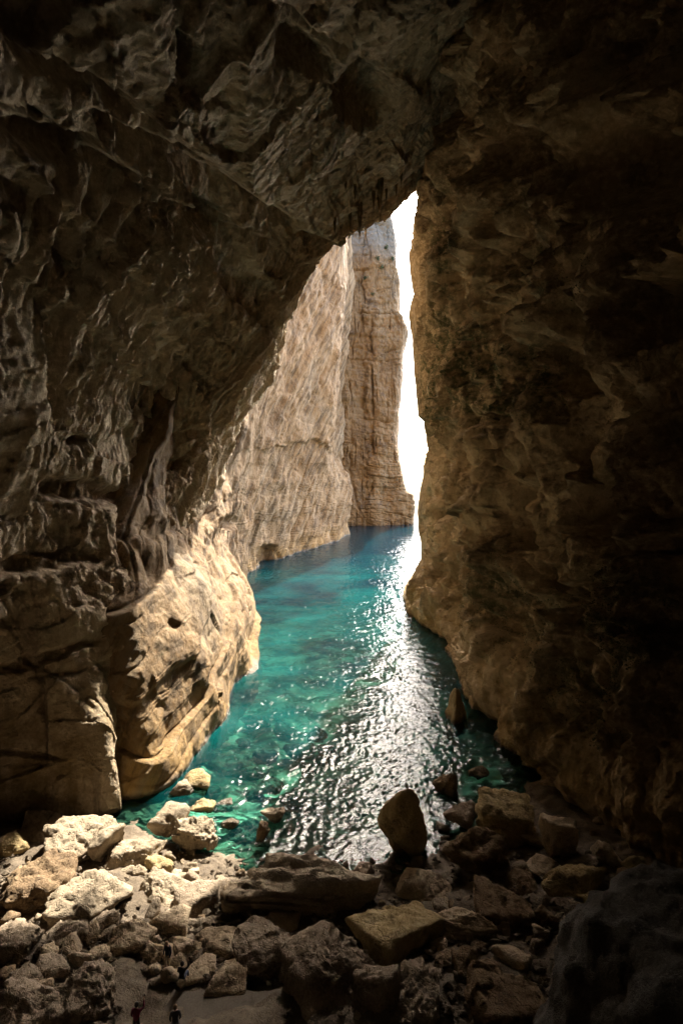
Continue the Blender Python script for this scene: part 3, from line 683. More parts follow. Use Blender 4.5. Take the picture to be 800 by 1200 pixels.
me.materials.append(M['ground']); me.materials.append(M['seabed'])
me.polygons.foreach_set('material_index', (~beach).astype(np.int32))
GROUND = link('ground', me, None, kind='structure', label='dark shingle floor of the cave running down into the sea')
me = mesh_np('seabed', np.array([(-4000, 300, -9.5), (4000, 300, -9.5), (4000, 9000, -40), (-4000, 9000, -40)], float), np.array([[0, 1, 2, 3]]))
link('seabed', me, M['seabed'], kind='structure')

# sea surface: modelled waves in view, flat sheet out to the horizon
yy = 34 * np.exp(np.linspace(0, math.log(520 / 34), 820)); xx = np.concatenate([np.linspace(-80, -31, 40)[:-1], np.linspace(-31, 26, 400)[:-1], np.linspace(26, 120, 60)])
gx, gy = np.meshgrid(xx, yy, indexing='ij'); p = np.stack([gx, gy, 0 * gx], -1).reshape(-1, 3)
fade = 1 - sstep(260, 500, p[:, 1])
q = p + 0.6 * np.stack([fbm(p / 6, 2, 501), fbm(p / 6, 2, 502), 0 * p[:, 0]], 1)
w = 0.10 * fbm(q / np.array([4.2, 3.0, 1]), 2, 503) + 0.052 * ridged(q / np.array([1.15, 0.8, 1]), 2, 504, 0.5) + 0.028 * fbm(q / 0.45, 1, 505)
w = w + 0.075 * ridged(q / np.array([2.4, 2.0, 1]), 1, 508) * sstep(70, 140, p[:, 1])
p[:, 2] = w * fade * (0.7 + 0.6 * sstep(-0.3, 0.4, fbm(p / 22, 2, 506)))
clar = np.exp(-np.maximum(-ground_z(p[:, 0], p[:, 1]), 0.05) / 4.5) * 0.98
clar = np.clip(clar + 0.22 * fbm(p / 6, 3, 507) * (p[:, 1] < 120), 0.0, 0.95) * (1 - sstep(120, 160, p[:, 1]))
n0 = len(p); F = grid_faces(len(xx), len(yy), False)
x0, x1, y0, y1 = xx[0], xx[-1], yy[0], yy[-1]
ext = np.array([(-9000, y0, 0), (x0, y0, 0), (x1, y0, 0), (9000, y0, 0), (-9000, y1, 0), (x0, y1, 0), (x1, y1, 0), (9000, y1, 0), (-9000, 16000, 0), (x0, 16000, 0), (x1, 16000, 0), (9000, 16000, 0)], float)
E = np.array([[0, 1, 5, 4], [2, 3, 7, 6], [4, 5, 9, 8], [5, 6, 10, 9], [6, 7, 11, 10]]) + n0
me = mesh_np('sea', np.vstack([p, ext]), np.vstack([F, E]))
me.attributes.new('clarity', 'FLOAT', 'POINT').data.foreach_set('value', np.concatenate([clar, np.zeros(12)]).astype(f32))
me.attributes.new('deep', 'FLOAT', 'POINT').data.foreach_set('value', np.concatenate([0.85 * sstep(95, 230, p[:, 1] + 25 * fbm(p / 30, 2, 509)), np.ones(12)]).astype(f32))
SEA = link('sea', me, M['sea'], kind='structure', label='turquoise sea water in the channel with glittering ripples')

# ------------------------------------------------------------------ boulders
rnd = random.Random(5)
def ico(sub):
    bm = bmesh.new(); bmesh.ops.create_icosphere(bm, subdivisions=sub, radius=1.0)
    V = np.array([v.co[:] for v in bm.verts], float); F = np.array([[v.index for v in f.verts] for f in bm.faces], np.int32); bm.free()
    V /= np.linalg.norm(V, axis=1)[:, None]
    return V, F
ICO = {k: ico(k) for k in (3, 4, 5)}

def rock_mesh(name, seed, half, sub=4, planes=16, sharp=16, rough=0.1, beds=0.0, pebbles=0.0, pits=0.0, taper=0.0):
    """angular boulder: rounded intersection of random planes, then facets, beds and roughness in metres"""
    r = np.random.RandomState(seed)
    d, F = ICO[sub]
    N = r.normal(size=(planes, 3)); N /= np.linalg.norm(N, axis=1)[:, None]
    N = np.vstack([N, np.eye(3), -np.eye(3)]); h = np.concatenate([r.uniform(0.55, 0.95, planes), r.uniform(0.95, 1.15, 6)])
    t = np.maximum(d @ N.T / h, 0); rad = (t ** sharp).sum(1) ** (-1.0 / sharp)
    V = d * rad[:, None]
    V = V / np.abs(V).max(0) * np.array(half)
    n = d / np.array(half); n /= np.linalg.norm(n, axis=1)[:, None]
    o = r.uniform(0, 900, 3); q = V + o; m = min(half)
    fa, fe = cells(q / (m * 0.9), seed % 97); fb, fbe = cells(q / (m * 0.38), seed % 89)
    D = m * (0.16 * fa + 0.07 * fb + rough * 0.65 * fbm(q / (m * 0.8), 4, 3) + rough * 0.35 * billow(q / (m * 0.3), 3, 5))
    if beds:
        b = (0.75 * V[:, 2] + 0.08 * V[:, 0] + 0.55 * V[:, 1] + 0.12 * m * fbm(q / m, 2, 8)) / (m * 0.30); fr_ = b - np.floor(b)
        hv = (_hash(np.floor(b).astype(np.int64), np.zeros(len(b), np.int64), np.zeros(len(b), np.int64), seed) & np.uint32(255)).astype(float) / 255
        D += (1 - 0.25 * n[:, 2] ** 2) * beds * m * (0.45 * (hv - 0.5) - 0.30 * (1 - sstep(0, 0.25, fr_)))
    if pebbles:
        c1, e1 = cells(q / pebbles, 7); c2, e2 = cells(q / (pebbles * 0.45), 9)
        D += pebbles * (0.35 * sstep(0, 0.4, e1) * (c1 + 0.5) + 0.16 * sstep(0, 0.4, e2))
    if pits:
        D -= pits * m * sstep(0.1, 0.4, fbm(q / (m * 0.45), 3, 14))
    V = V + n * D[:, None]
    if taper:
        V[:, :2] *= (1 - taper * (V[:, 2] / half[2]))[:, None]
    return mesh_np(name, V, F)

def gz1(x, y): return float(ground_z(np.array([x]), np.array([y]))[0])

def place_px(px, py, w, h, dr=0.9, lift=0.0, hzf=1.0):
    """centre and half sizes of a boulder that stands on the ground and covers w x h photo pixels"""
    z = 1.0
    for _ in range(8):
        c = at(px, py, z); s = FPX / c.y; tn = (py - HORY) / FPX
        wx = w / s; dy = wx * dr; hz = max(h / s - dy * tn * 0.75, 0.42 * min(wx, dy * 1.2))
        z = gz1(c.x, c.y) + 0.34 * hz + lift
    return c, (wx / 2 * 1.04, dy / 2, hz / 2 * 1.06 * hzf)

BOULDERS = [  # px, py, w, h, material, options, label
    (88, 982, 88, 72, 'pale', dict(planes=9, sharp=26, dr=0.9), 'large pale boulder with flat sunlit top against the left cave wall'),
    (38, 1035, 88, 84, 'brown', dict(rough=0.16, pits=0.12, sharp=9), 'big rough brown crusted boulder with sunlit rim below the left wall'),
    (108, 1052, 86, 82, 'pale', dict(planes=10, sharp=22), 'pale boulder with one dark shaded face and yellow lichen among the sunlit rocks'),
    (155, 1001, 60, 38, 'pale', dict(planes=9, sharp=24), 'white angular flat boulder sunlit beside the turquoise shallows'),
    (122, 988, 26, 62, 'pale', dict(planes=6, sharp=30, dr=1.6, rz=-25, tilt=12), 'long pale slab leaning between two sunlit boulders'),
    (196, 968, 42, 50, 'pale', dict(sharp=12, lift=0.5), 'smooth pale pointed boulder at the edge of the turquoise water'),
    (230, 976, 62, 58, 'pale', dict(rough=0.2, pits=0.2, lift=0.7), 'craggy pitted pale boulder standing wet in the turquoise shallows'),
    (189, 1040, 58, 44, 'pale', dict(planes=7, sharp=30, tilt=16), 'boulder with a bright smooth slanting top beside the person in dark jacket'),
    (164, 1022, 20, 22, 'pale', {}, 'little white cube-like rock between the sunlit boulders'),
    (147, 1022, 18, 14, 'pale', {}, 'small pale flat stone in front of the white angular boulder'),
    (185, 1015, 34, 22, 'olive', dict(rough=0.2), 'rough ochre rock behind the boulder with slanting top'),
    (18, 1106, 62, 66, 'grey', dict(planes=9, sharp=12), 'big grey rounded boulder below the brown crusted boulder'),
    (10, 992, 46, 40, 'olive', {}, 'dim ochre boulder tucked under the foot of the left cave wall'),
    (52, 968, 60, 36, 'grey', {}, 'low dark grey boulder behind the large sunlit flat boulder'),
    (78, 1092, 52, 42, 'grey', dict(planes=9, sharp=20), 'angular shaded boulder right of the big grey rounded boulder'),
    (118, 1085, 34, 40, 'grey', dict(sharp=22), 'dark wedge rock in the shadow under the pale lichen boulder'),
    (150, 1097, 60, 34, 'boulder', dict(planes=9, sharp=22), 'flat brown block lying between gravel and the blocky boulder'),
    (197, 1081, 46, 44, 'boulder', dict(planes=7, sharp=28), 'blocky tan boulder behind the person in dark jacket'),
    (230, 1058, 50, 28, 'grey', dict(planes=7, sharp=30), 'flat dark slab with level top at the water line'),
    (240, 1083, 24, 20, 'grey', {}, 'small grey block below the flat dark slab'),
    (208, 943, 38, 30, 'brown', dict(rough=0.18, lift=-0.4), 'reddish wet rock awash in the shallows behind the pitted boulder'),
    (272, 902, 64, 34, 'olive', dict(rough=0.2, lift=-0.9, planes=12), 'long barnacled rock just under the turquoise water'),
    (298, 938, 44, 34, 'brown', dict(rough=0.18, lift=-0.8), 'reddish brown rock half sunk beyond the pitted boulder'),
    (290, 988, 56, 36, 'brown', dict(rough=0.18, lift=-1.0), 'dark drowned rock beside the layered slab'),
    (336, 905, 40, 26, 'olive', dict(lift=-1.7), 'greenish drowned rock at the edge of the shadow on the water'),
    (285, 1052, 46, 48, 'boulder', dict(sharp=18), 'tan boulder at the left end of the layered slab'),
    (352, 1036, 176, 82, 'pale', dict(beds=1.2, sub=5, planes=10, sharp=14, dr=0.55, tilt=6), 'huge layered tan slab with deep bedding grooves at the water edge'),
    (472, 968, 52, 92, 'olive', dict(sharp=8, dr=0.85, planes=12, lift=0.7, hzf=1.5, taper=0.07, tilt=-4, rough=0.16, seed=4242), 'tall olive boulder standing upright in the glittering water'),
    (462, 1084, 90, 82, 'olive', dict(planes=7, sharp=26, rz=40), 'triangular ochre boulder below the tall upright one'),
    (497, 1040, 64, 52, 'boulder', dict(sharp=8, planes=20), 'smooth rounded tan boulder between triangular boulder and striped slab'),
    (543, 1082, 84, 58, 'boulder', dict(beds=0.7, dr=0.7, tilt=-14, rz=-20), 'striped slanting slab right of the smooth rounded boulder'),
    (556, 1000, 68, 86, 'brown', dict(rough=0.16, beds=0.3), 'rugged brown boulder with ragged top near the right shore'),
    (588, 964, 62, 72, 'olive', dict(planes=8, sharp=24), 'tall ochre faceted boulder against the foot of the right wall'),
    (533, 838, 26, 30, 'olive', dict(lift=2.2, hzf=2.6, taper=0.55, planes=7, dr=1.0), 'lone ochre rock rising from dark water beside the right wall'),
    (526, 920, 26, 34, 'brown', dict(lift=0.8, taper=0.4, tilt=14), 'dark narrow rock in the water behind the upright boulder'),
    (540, 955, 38, 30, 'grey', dict(lift=0.8), 'dark wet rock at the water edge below the right wall'),
    (652, 988, 40, 62, 'boulder', dict(planes=6, sharp=30, dr=0.7), 'upright square tan block under the right wall'),
    (624, 984, 28, 28, 'boulder', dict(planes=7, sharp=26), 'small tan angular block left of the upright square block'),
    (636, 1016, 40, 34, 'boulder', dict(sharp=20), 'tan block supporting the upright square block'),
    (672, 1032, 80, 50, 'olive', dict(rough=0.14, dr=0.7), 'long ochre boulder in front of the upright square block'),
    (710, 1000, 32, 42, 'boulder', dict(planes=7, sharp=24), 'tan slab leaning between right wall and dark outcrop'),
    (740, 1014, 30, 32, 'olive', {}, 'small ochre boulder behind the dark outcrop'),
    (588, 1062, 66, 60, 'brown', dict(planes=9, sharp=20), 'brown blocky boulder behind the striped slanting slab'),
    (612, 1030, 44, 34, 'brown', {}, 'dim brown boulder between rugged boulder and long ochre boulder'),
    (603, 1124, 46, 42, 'boulder', dict(sharp=8), 'rounded tan boulder with a dimple beside the dark outcrop'),
    (545, 1134, 36, 46, 'brown', dict(planes=8, sharp=24), 'upright brown wedge below the striped slab'),
    (571, 1136, 26, 32, 'brown', dict(sharp=9), 'little rounded brown boulder beside the brown wedge'),
    (636, 1074, 26, 38, 'brown', {}, 'narrow brown rock at the edge of the dark outcrop'),
    (690, 1054, 30, 24, 'olive', {}, 'small ochre rock at the crest of the dark outcrop'),
    (392, 1132, 104, 112, 'grey', dict(planes=8, sharp=20, rough=0.16, rz=35, tilt=20, pebbles=0.35), 'great tilted dark pebbly rock below the layered slab'),
    (440, 1162, 60, 86, 'grey', dict(planes=8, sharp=20, tilt=-15), 'dark grey slab leaning on the great tilted rock'),
    (312, 1112, 80, 60, 'grey', dict(sharp=8, planes=18), 'dark smooth humped boulder below the layered slab'),
    (265, 1146, 46, 36, 'boulder', dict(planes=7, sharp=26), 'angular tan rock at the back right of the concrete platform'),
    (258, 1106, 50, 50, 'boulder', dict(planes=8, sharp=18), 'tan boulder with a split face behind the concrete platform'),
    (345, 1136, 46, 36, 'grey', dict(sharp=12), 'dark boulder between humped boulder and great tilted rock'),
    (219, 1110, 36, 32, 'boulder', dict(planes=9, sharp=16), 'small tan boulder right of the person in dark jacket'),
    (179, 1120, 34, 38, 'boulder', dict(sharp=10), 'ochre rounded boulder left of the person in dark jacket'),
    (234, 1138, 38, 38, 'boulder', dict(planes=8, sharp=20), 'tan block right of the person sitting on the rocks'),
    (60, 1137, 42, 36, 'grey', {}, 'grey mossy block in front of the big grey rounded boulder'),
    (24, 1152, 46, 30, 'grey', {}, 'low grey rock at the left, behind the dark flat slab'),
    (38, 1182, 90, 50, 'grey', dict(planes=7, sharp=20, rough=0.14), 'dark flat slab lying left of the pebbly mound'),
    (100, 1166, 96, 86, 'grey', dict(pebbles=0.4, rough=0.2, sharp=7), 'dark knobbly conglomerate mound left of the concrete platform'),
    (486, 1170, 90, 70, 'grey', dict(pebbles=0.3, rough=0.2), 'dark pitted boulder right of the leaning grey slab'),
    (582, 1172, 96, 56, 'brown', dict(planes=8, sharp=18), 'dim brown slab at the foot of the dark outcrop'),
    (520, 1128, 30, 30, 'brown', {}, 'small brown rock between pitted boulder and brown wedge'),
    (425, 1020, 26, 26, 'grey', dict(lift=0.2), 'small dark wet rock at the right tip of the layered slab'),
    (258, 1040, 36, 26, 'grey', dict(lift=-0.1), 'dark wet rock awash left of the layered slab'),
    (336, 1080, 40, 26, 'boulder', {}, 'small tan block wedged under the layered slab'),
    (120, 1118, 30, 26, 'boulder', {}, 'tan cobble-like rock on the left rubble below the flat brown block'),
    (560, 905, 24, 22, 'brown', dict(lift=0.9), 'wet brown rock at the waterline under the right wall'),
]
DROWN = [(250, 925), (262, 945), (318, 920), (232, 915), (285, 872), (310, 885), (350, 880), (372, 862), (330, 855), (300, 845), (250, 885), (322, 955), (345, 938), (270, 965), (215, 925), (300, 905), (362, 905), (385, 880), (240, 945), (310, 972)]
for i, (px, py) in enumerate(DROWN):
    BOULDERS.append((px, py, 18 + (i * 7) % 22, 14 + (i * 5) % 12, ('olive', 'brown', 'pale')[i % 3], dict(rough=0.16, lift=0.15 + 0.3 * (i % 4), hzf=1.1), 'drowned rock showing through the turquoise shallows'))
for i, (px, py, w, h, mt, op, lab) in enumerate(BOULDERS):
    c, half = place_px(px, py, w, h, op.get('dr', 0.9), op.get('lift', 0.0), op.get('hzf', 1.0))
    me = rock_mesh('boulder', op.get('seed', 1000 + 7 * i), half, op.get('sub', 5 if w > 55 else 4), op.get('planes', 14), op.get('sharp', 22), op.get('rough', 0.1),
                   op.get('beds', 0.0), op.get('pebbles', 0.0), op.get('pits', 0.0), op.get('taper', 0.0))
    dr_ = lab.startswith('drowned rock')
    o = link('rock' if dr_ else 'boulder', me, M[mt], label=lab, cat='rock' if dr_ else 'boulder', group='drowned rocks in the shallows' if dr_ else 'boulders on the cave beach')
    o.location = c; o.rotation_euler = (rnd.uniform(-0.12, 0.12), math.radians(op.get('tilt', rnd.uniform(-6, 6))), math.radians(op.get('rz', rnd.uniform(-14, 14))))

# smaller rocks filling the beach
variants = {}
for mt in ('boulder', 'grey', 'brown', 'pale'):
    variants[mt] = []
    for j in range(6):
        me = rock_mesh('rock', 300 + j * 13 + len(mt), (1, rnd.uniform(0.7, 0.95), rnd.uniform(0.55, 0.8)), 3, 10, rnd.choice([10, 18, 24]), 0.12)
        me.materials.append(M[mt]); variants[mt].append(me)
LABS = {'boulder': 'small tan rock ', 'grey': 'small grey-brown rock ', 'brown': 'small dark brown rock ', 'pale': 'small pale stone '}
zones = [((0, 250), (1065, 1175), 80, 10, 30, 'in the rubble between the left wall and the platform'), ((230, 560), (1050, 1195), 64, 10, 28, 'in the shade below the layered slab'), ((500, 740), (960, 1180), 70, 10, 30, 'piled under the right wall beside the outcrop'),
         ((60, 260), (985, 1060), 26, 8, 20, 'among the sunlit boulders by the water'), ((470, 590), (930, 1010), 16, 9, 22, 'at the water edge below the right wall'), ((200, 330), (1005, 1060), 16, 9, 22, 'along the water line left of the layered slab')]
for (xa, xb), (ya, yb), cnt, s0, s1, where in zones:
    for _ in range(cnt):
        px, py = rnd.uniform(xa, xb), rnd.uniform(ya, yb)
        if 138 < px < 335 and py > 1146: continue
        mt = 'pale' if (yb == 1060 and xa == 60) else rnd.choice(['boulder', 'grey', 'grey', 'brown', 'boulder'])
        w = s0 + (s1 - s0) * rnd.random() ** 2
        c = at(px, py, 1.5); c = at(px, py, gz1(c.x, c.y) + 0.4); s = FPX / c.y; r = w / s / 2
        c.z = gz1(c.x, c.y) + r * 0.35
        o = link('rock', rnd.choice(variants[mt]), None, label=LABS[mt] + where, cat='rock', group=LABS[mt].strip() + 's ' + where)
        o.location = c; o.scale = (r, r * rnd.uniform(0.8, 1.15), r * rnd.uniform(0.8, 1.2)); o.rotation_euler = (rnd.uniform(-0.5, 0.5), rnd.uniform(-0.5, 0.5), rnd.uniform(0, 6.28))

# pebbles and broken stone nobody could count
V0, F0 = ico(1)
VV, FF = [], []; k = 0
for _ in range(2600):
    px, py = rnd.uniform(-10, 720), rnd.uniform(1000, 1200)
    if 140 < px < 330 and py > 1160: continue
    c = at(px, py, 1.5); z = gz1(c.x, c.y)
    if z < 0.2: continue
    c = at(px, py, z); r = 0.06 + 0.3 * rnd.random() ** 2.5
    v = V0 * np.array([r, r * rnd.uniform(0.6, 1), r * rnd.uniform(0.5, 0.8)]) * (1 + 0.30 * np.random.RandomState(k).normal(size=(len(V0), 1)))
    VV.append(v + np.array([c.x, c.y, gz1(c.x, c.y) + 0.25])); FF.append(F0 + k * len(V0)); k += 1
gme = mesh_np('gravel', np.vstack(VV), np.vstack(FF)); gme.polygons.foreach_set('use_smooth', np.zeros(len(gme.polygons), bool))
link('gravel', gme, M['ground'], label='loose broken stones and gravel between the boulders', cat='gravel', kind='stuff')

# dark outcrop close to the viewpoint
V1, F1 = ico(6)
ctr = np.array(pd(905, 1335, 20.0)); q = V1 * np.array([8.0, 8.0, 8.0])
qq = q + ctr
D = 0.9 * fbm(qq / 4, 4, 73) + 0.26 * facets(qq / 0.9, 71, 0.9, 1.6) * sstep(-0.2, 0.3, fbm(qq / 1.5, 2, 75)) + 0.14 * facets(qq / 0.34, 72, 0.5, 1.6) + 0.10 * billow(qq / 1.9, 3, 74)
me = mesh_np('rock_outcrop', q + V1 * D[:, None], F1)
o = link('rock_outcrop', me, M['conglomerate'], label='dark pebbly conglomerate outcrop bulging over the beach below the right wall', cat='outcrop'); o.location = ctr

# ------------------------------------------------------------------ concrete platform
a_, b_ = at(152, 1160, 2.2), at(330, 1167, 2.2)
bm = bmesh.new()
xs = np.linspace(a_.x, b_.x, 25); ys = np.linspace(22, 31.0, 20)
top = {}
for i, x in enumerate(xs):
    for j, y in enumerate(ys):
        e = 0.12 * math.sin(3.1 * x) + 0.10 * rnd.uniform(-1, 1) if j == 19 else 0
        ex = 0.10 * rnd.uniform(-1, 1) if i in (0, 24) else 0
        top[i, j] = bm.verts.new((x + ex - (0.5 * (31 - y) / 9 if i == 0 else 0), y + e, 2.2 + 0.02 * rnd.uniform(-1, 1)))
for i in range(24):
    for j in range(19): bm.faces.new((top[i, j], top[i + 1, j], top[i + 1, j + 1], top[i, j + 1]))
r = bmesh.ops.extrude_face_region(bm, geom=bm.faces[:])
for v_ in [g for g in r['geom'] if isinstance(g, bmesh.types.BMVert)]: v_.co.z -= 1.6
bmesh.ops.recalc_face_normals(bm, faces=bm.faces[:])
me = bpy.data.meshes.new('concrete_platform'); bm.to_mesh(me); bm.free()
link('concrete_platform', me, M['concrete'], label='flat worn concrete platform with people on it among the boulders', cat='platform')

# ------------------------------------------------------------------ stalactites on the lip of the vault
lg = LEFT_GRID.reshape(-1, 3); lu, lv = px_of(lg)
sel = (lg[:, 2] > 55) & (lg[:, 1] > 60) & (lg[:, 1] < 128)
idx = np.nonzero(sel)[0]
def cone(name, L, r, seed):
    rr = np.random.RandomState(seed); n, m = 8, 7
    V = []; 
    for k in range(m):
        t = k / (m - 1); rad = r * (1 - t) ** 0.75 * (1 + 0.15 * rr.normal()) + 0.03
        for j in range(n):
            a = 2 * math.pi * j / n; V.append((rad * math.cos(a) + 0.05 * L * 0.2 * math.sin(3 * t), rad * math.sin(a), 0.5 - t * (L + 0.5)))
    F = [[k * n + j, k * n + (j + 1) % n, (k + 1) * n + (j + 1) % n, (k + 1) * n + j] for k in range(m - 1) for j in range(n)]
    return mesh_np(name, np.array(V), np.array(F))
for i, (sx, sy, sl_) in enumerate([(404, 212, 11), (408, 211, 17), (416, 217, 19), (445, 211, 48), (421, 240, 42), (425, 238, 22), (428, 250, 32), (434, 243, 20), (443, 232, 16), (410, 250, 22), (464, 215, 15),
                                   (418, 235, 14), (398, 232, 14), (392, 258, 16), (437, 225, 22), (452, 222, 14), (470, 205, 12), (432, 228, 12), (386, 225, 10)]):
    j = idx[np.argmin((lu[idx] - sx) ** 2 + (lv[idx] - sy) ** 2)]
    s = FPX / lg[j, 1]
    o = link('stalactite', cone('stalactite', sl_ / s, min(0.55, 0.16 + 0.06 * sl_ / s), i), M['left'], LEFT); o.location = lg[j]

# ------------------------------------------------------------------ plants
def leaf_mat(name, a, b):
    m = bpy.data.materials.new(name); m.use_nodes = True; nt = m.node_tree; N = nt.nodes; L = nt.links
    n = N.new('ShaderNodeTexNoise'); n.inputs['Scale'].default_value = 1.4; n.inputs['Detail'].default_value = 5
    tc = N.new('ShaderNodeTexCoord'); L.new(tc.outputs['Object'], n.inputs['Vector'])
    r = ramp(nt, [(0.3, a), (0.7, b)]); L.new(n.outputs['Fac'], r.inputs[0]); L.new(r.outputs[0], N['Principled BSDF'].inputs['Base Color'])
    N['Principled BSDF'].inputs['Roughness'].default_value = 0.8
    return m
M['moss'] = leaf_mat('moss_green', (0.055, 0.062, 0.02), (0.11, 0.115, 0.042)); M['shrub'] = leaf_mat('shrub_green', (0.04, 0.055, 0.02), (0.09, 0.11, 0.045))
rs = np.random.RandomState(9)
def leaves(pos, size, nrm=None, bias=0.0):
    n = len(pos); d = rs.normal(size=(n, 3)); 
    if nrm is not None: d = d + bias * nrm
    d /= np.linalg.norm(d, axis=1)[:, None]; e = rs.normal(size=(n, 3)); e -= d * (e * d).sum(1)[:, None]; e /= np.linalg.norm(e, axis=1)[:, None]
    s = size[:, None]
    V = np.stack([pos, pos + d * s * 0.5 + e * s * 0.28, pos + d * s, pos + d * s * 0.5 - e * s * 0.28], 1).reshape(-1, 3)
    return V, np.arange(4 * n).reshape(n, 4)
w = RIGHT_M * (RIGHT_UV[0] > 480) * (RIGHT_UV[0] < 800); cand = np.nonzero(w > 0.35)[0]
pick = rs.choice(cand, 44000, p=w[cand] / w[cand].sum())
V, F = leaves(RIGHT_P[pick] + rs.normal(size=(44000, 3)) * 0.15, rs.uniform(0.07, 0.26, 44000), RIGHT_N[pick], 0.7)
link('moss', mesh_np('moss', V, F), M['moss'], label='dark green moss and ferns growing over the right cave wall', cat='moss', kind='stuff')
fu, fv = px_of(FAR_P); vis = np.nonzero((FAR_P[:, 1] < 345) & (FAR_N[:, 1] < 0.3))[0]
for i, (sx, sy, rr, lab) in enumerate([(452, 290, 2.6, 'green shrub on the grey top of the far headland'), (447, 314, 2.2, 'dark star-shaped shrub on the tan face below the grey top'), (464, 316, 1.9, 'shrub sticking out from the edge of the far headland'),
                                       (428, 326, 1.8, 'dark small shrub near the vault on the far headland'), (436, 345, 1.3, 'tiny bush clinging to the upper tan face of the headland'), (459, 303, 1.6, 'bush on the ledge right of the grey top'), (442, 303, 1.6, 'bush on the ledge left of the grey top')]):
    j = vis[np.argmin((fu[vis] - sx) ** 2 + (fv[vis] - sy) ** 2)]
    n = 420; d = rs.normal(size=(n, 3)); d /= np.linalg.norm(d, axis=1)[:, None]; pos = d * (rs.rand(n, 1) ** 0.5) * rr * (0.75 + 0.4 * np.sin(5 * d[:, :1] + i)) * np.array([1, 0.8, 0.8])
    V, F = leaves(pos, rs.uniform(0.3, 0.8, n))
    root = link('shrub', None, label=lab, cat='shrub', group='shrubs on the far headland'); root.location = FAR_P[j]
    link('foliage', mesh_np('foliage', V, F), M['shrub'], root)
    st = mesh_np('stem', np.array([(-.12, 2.2, -.8), (.12, 2.2, -.8), (0, 2.2, -.5), (-.05, 0, .2), (.05, 0, .2), (0, 0, .35)]), np.array([[0, 1, 4, 3], [1, 2, 5, 4], [2, 0, 3, 5]]))
    link('stem', st, M['brown'], root)

# ------------------------------------------------------------------ people
M['skin'] = plain('skin', (0.45, 0.28, 0.19), 0.6); M['navy'] = plain('navy_cloth', (0.02, 0.025, 0.045)); M['black'] = plain('black_cloth', (0.018, 0.017, 0.018))
M['magenta'] = plain('magenta_cloth', (0.16, 0.012, 0.045)); M['denim'] = plain('denim', (0.06, 0.08, 0.13)); M['sand'] = plain('sand_cloth', (0.35, 0.29, 0.21)); M['hair_dark'] = plain('dark_hair', (0.02, 0.014, 0.01), 0.5)
M['hair_light'] = plain('light_brown_hair', (0.20, 0.12, 0.06), 0.5); M['shoe'] = plain('shoe', (0.05, 0.045, 0.04)); M['phone'] = plain('phone_black', (0.01, 0.01, 0.012), 0.2)

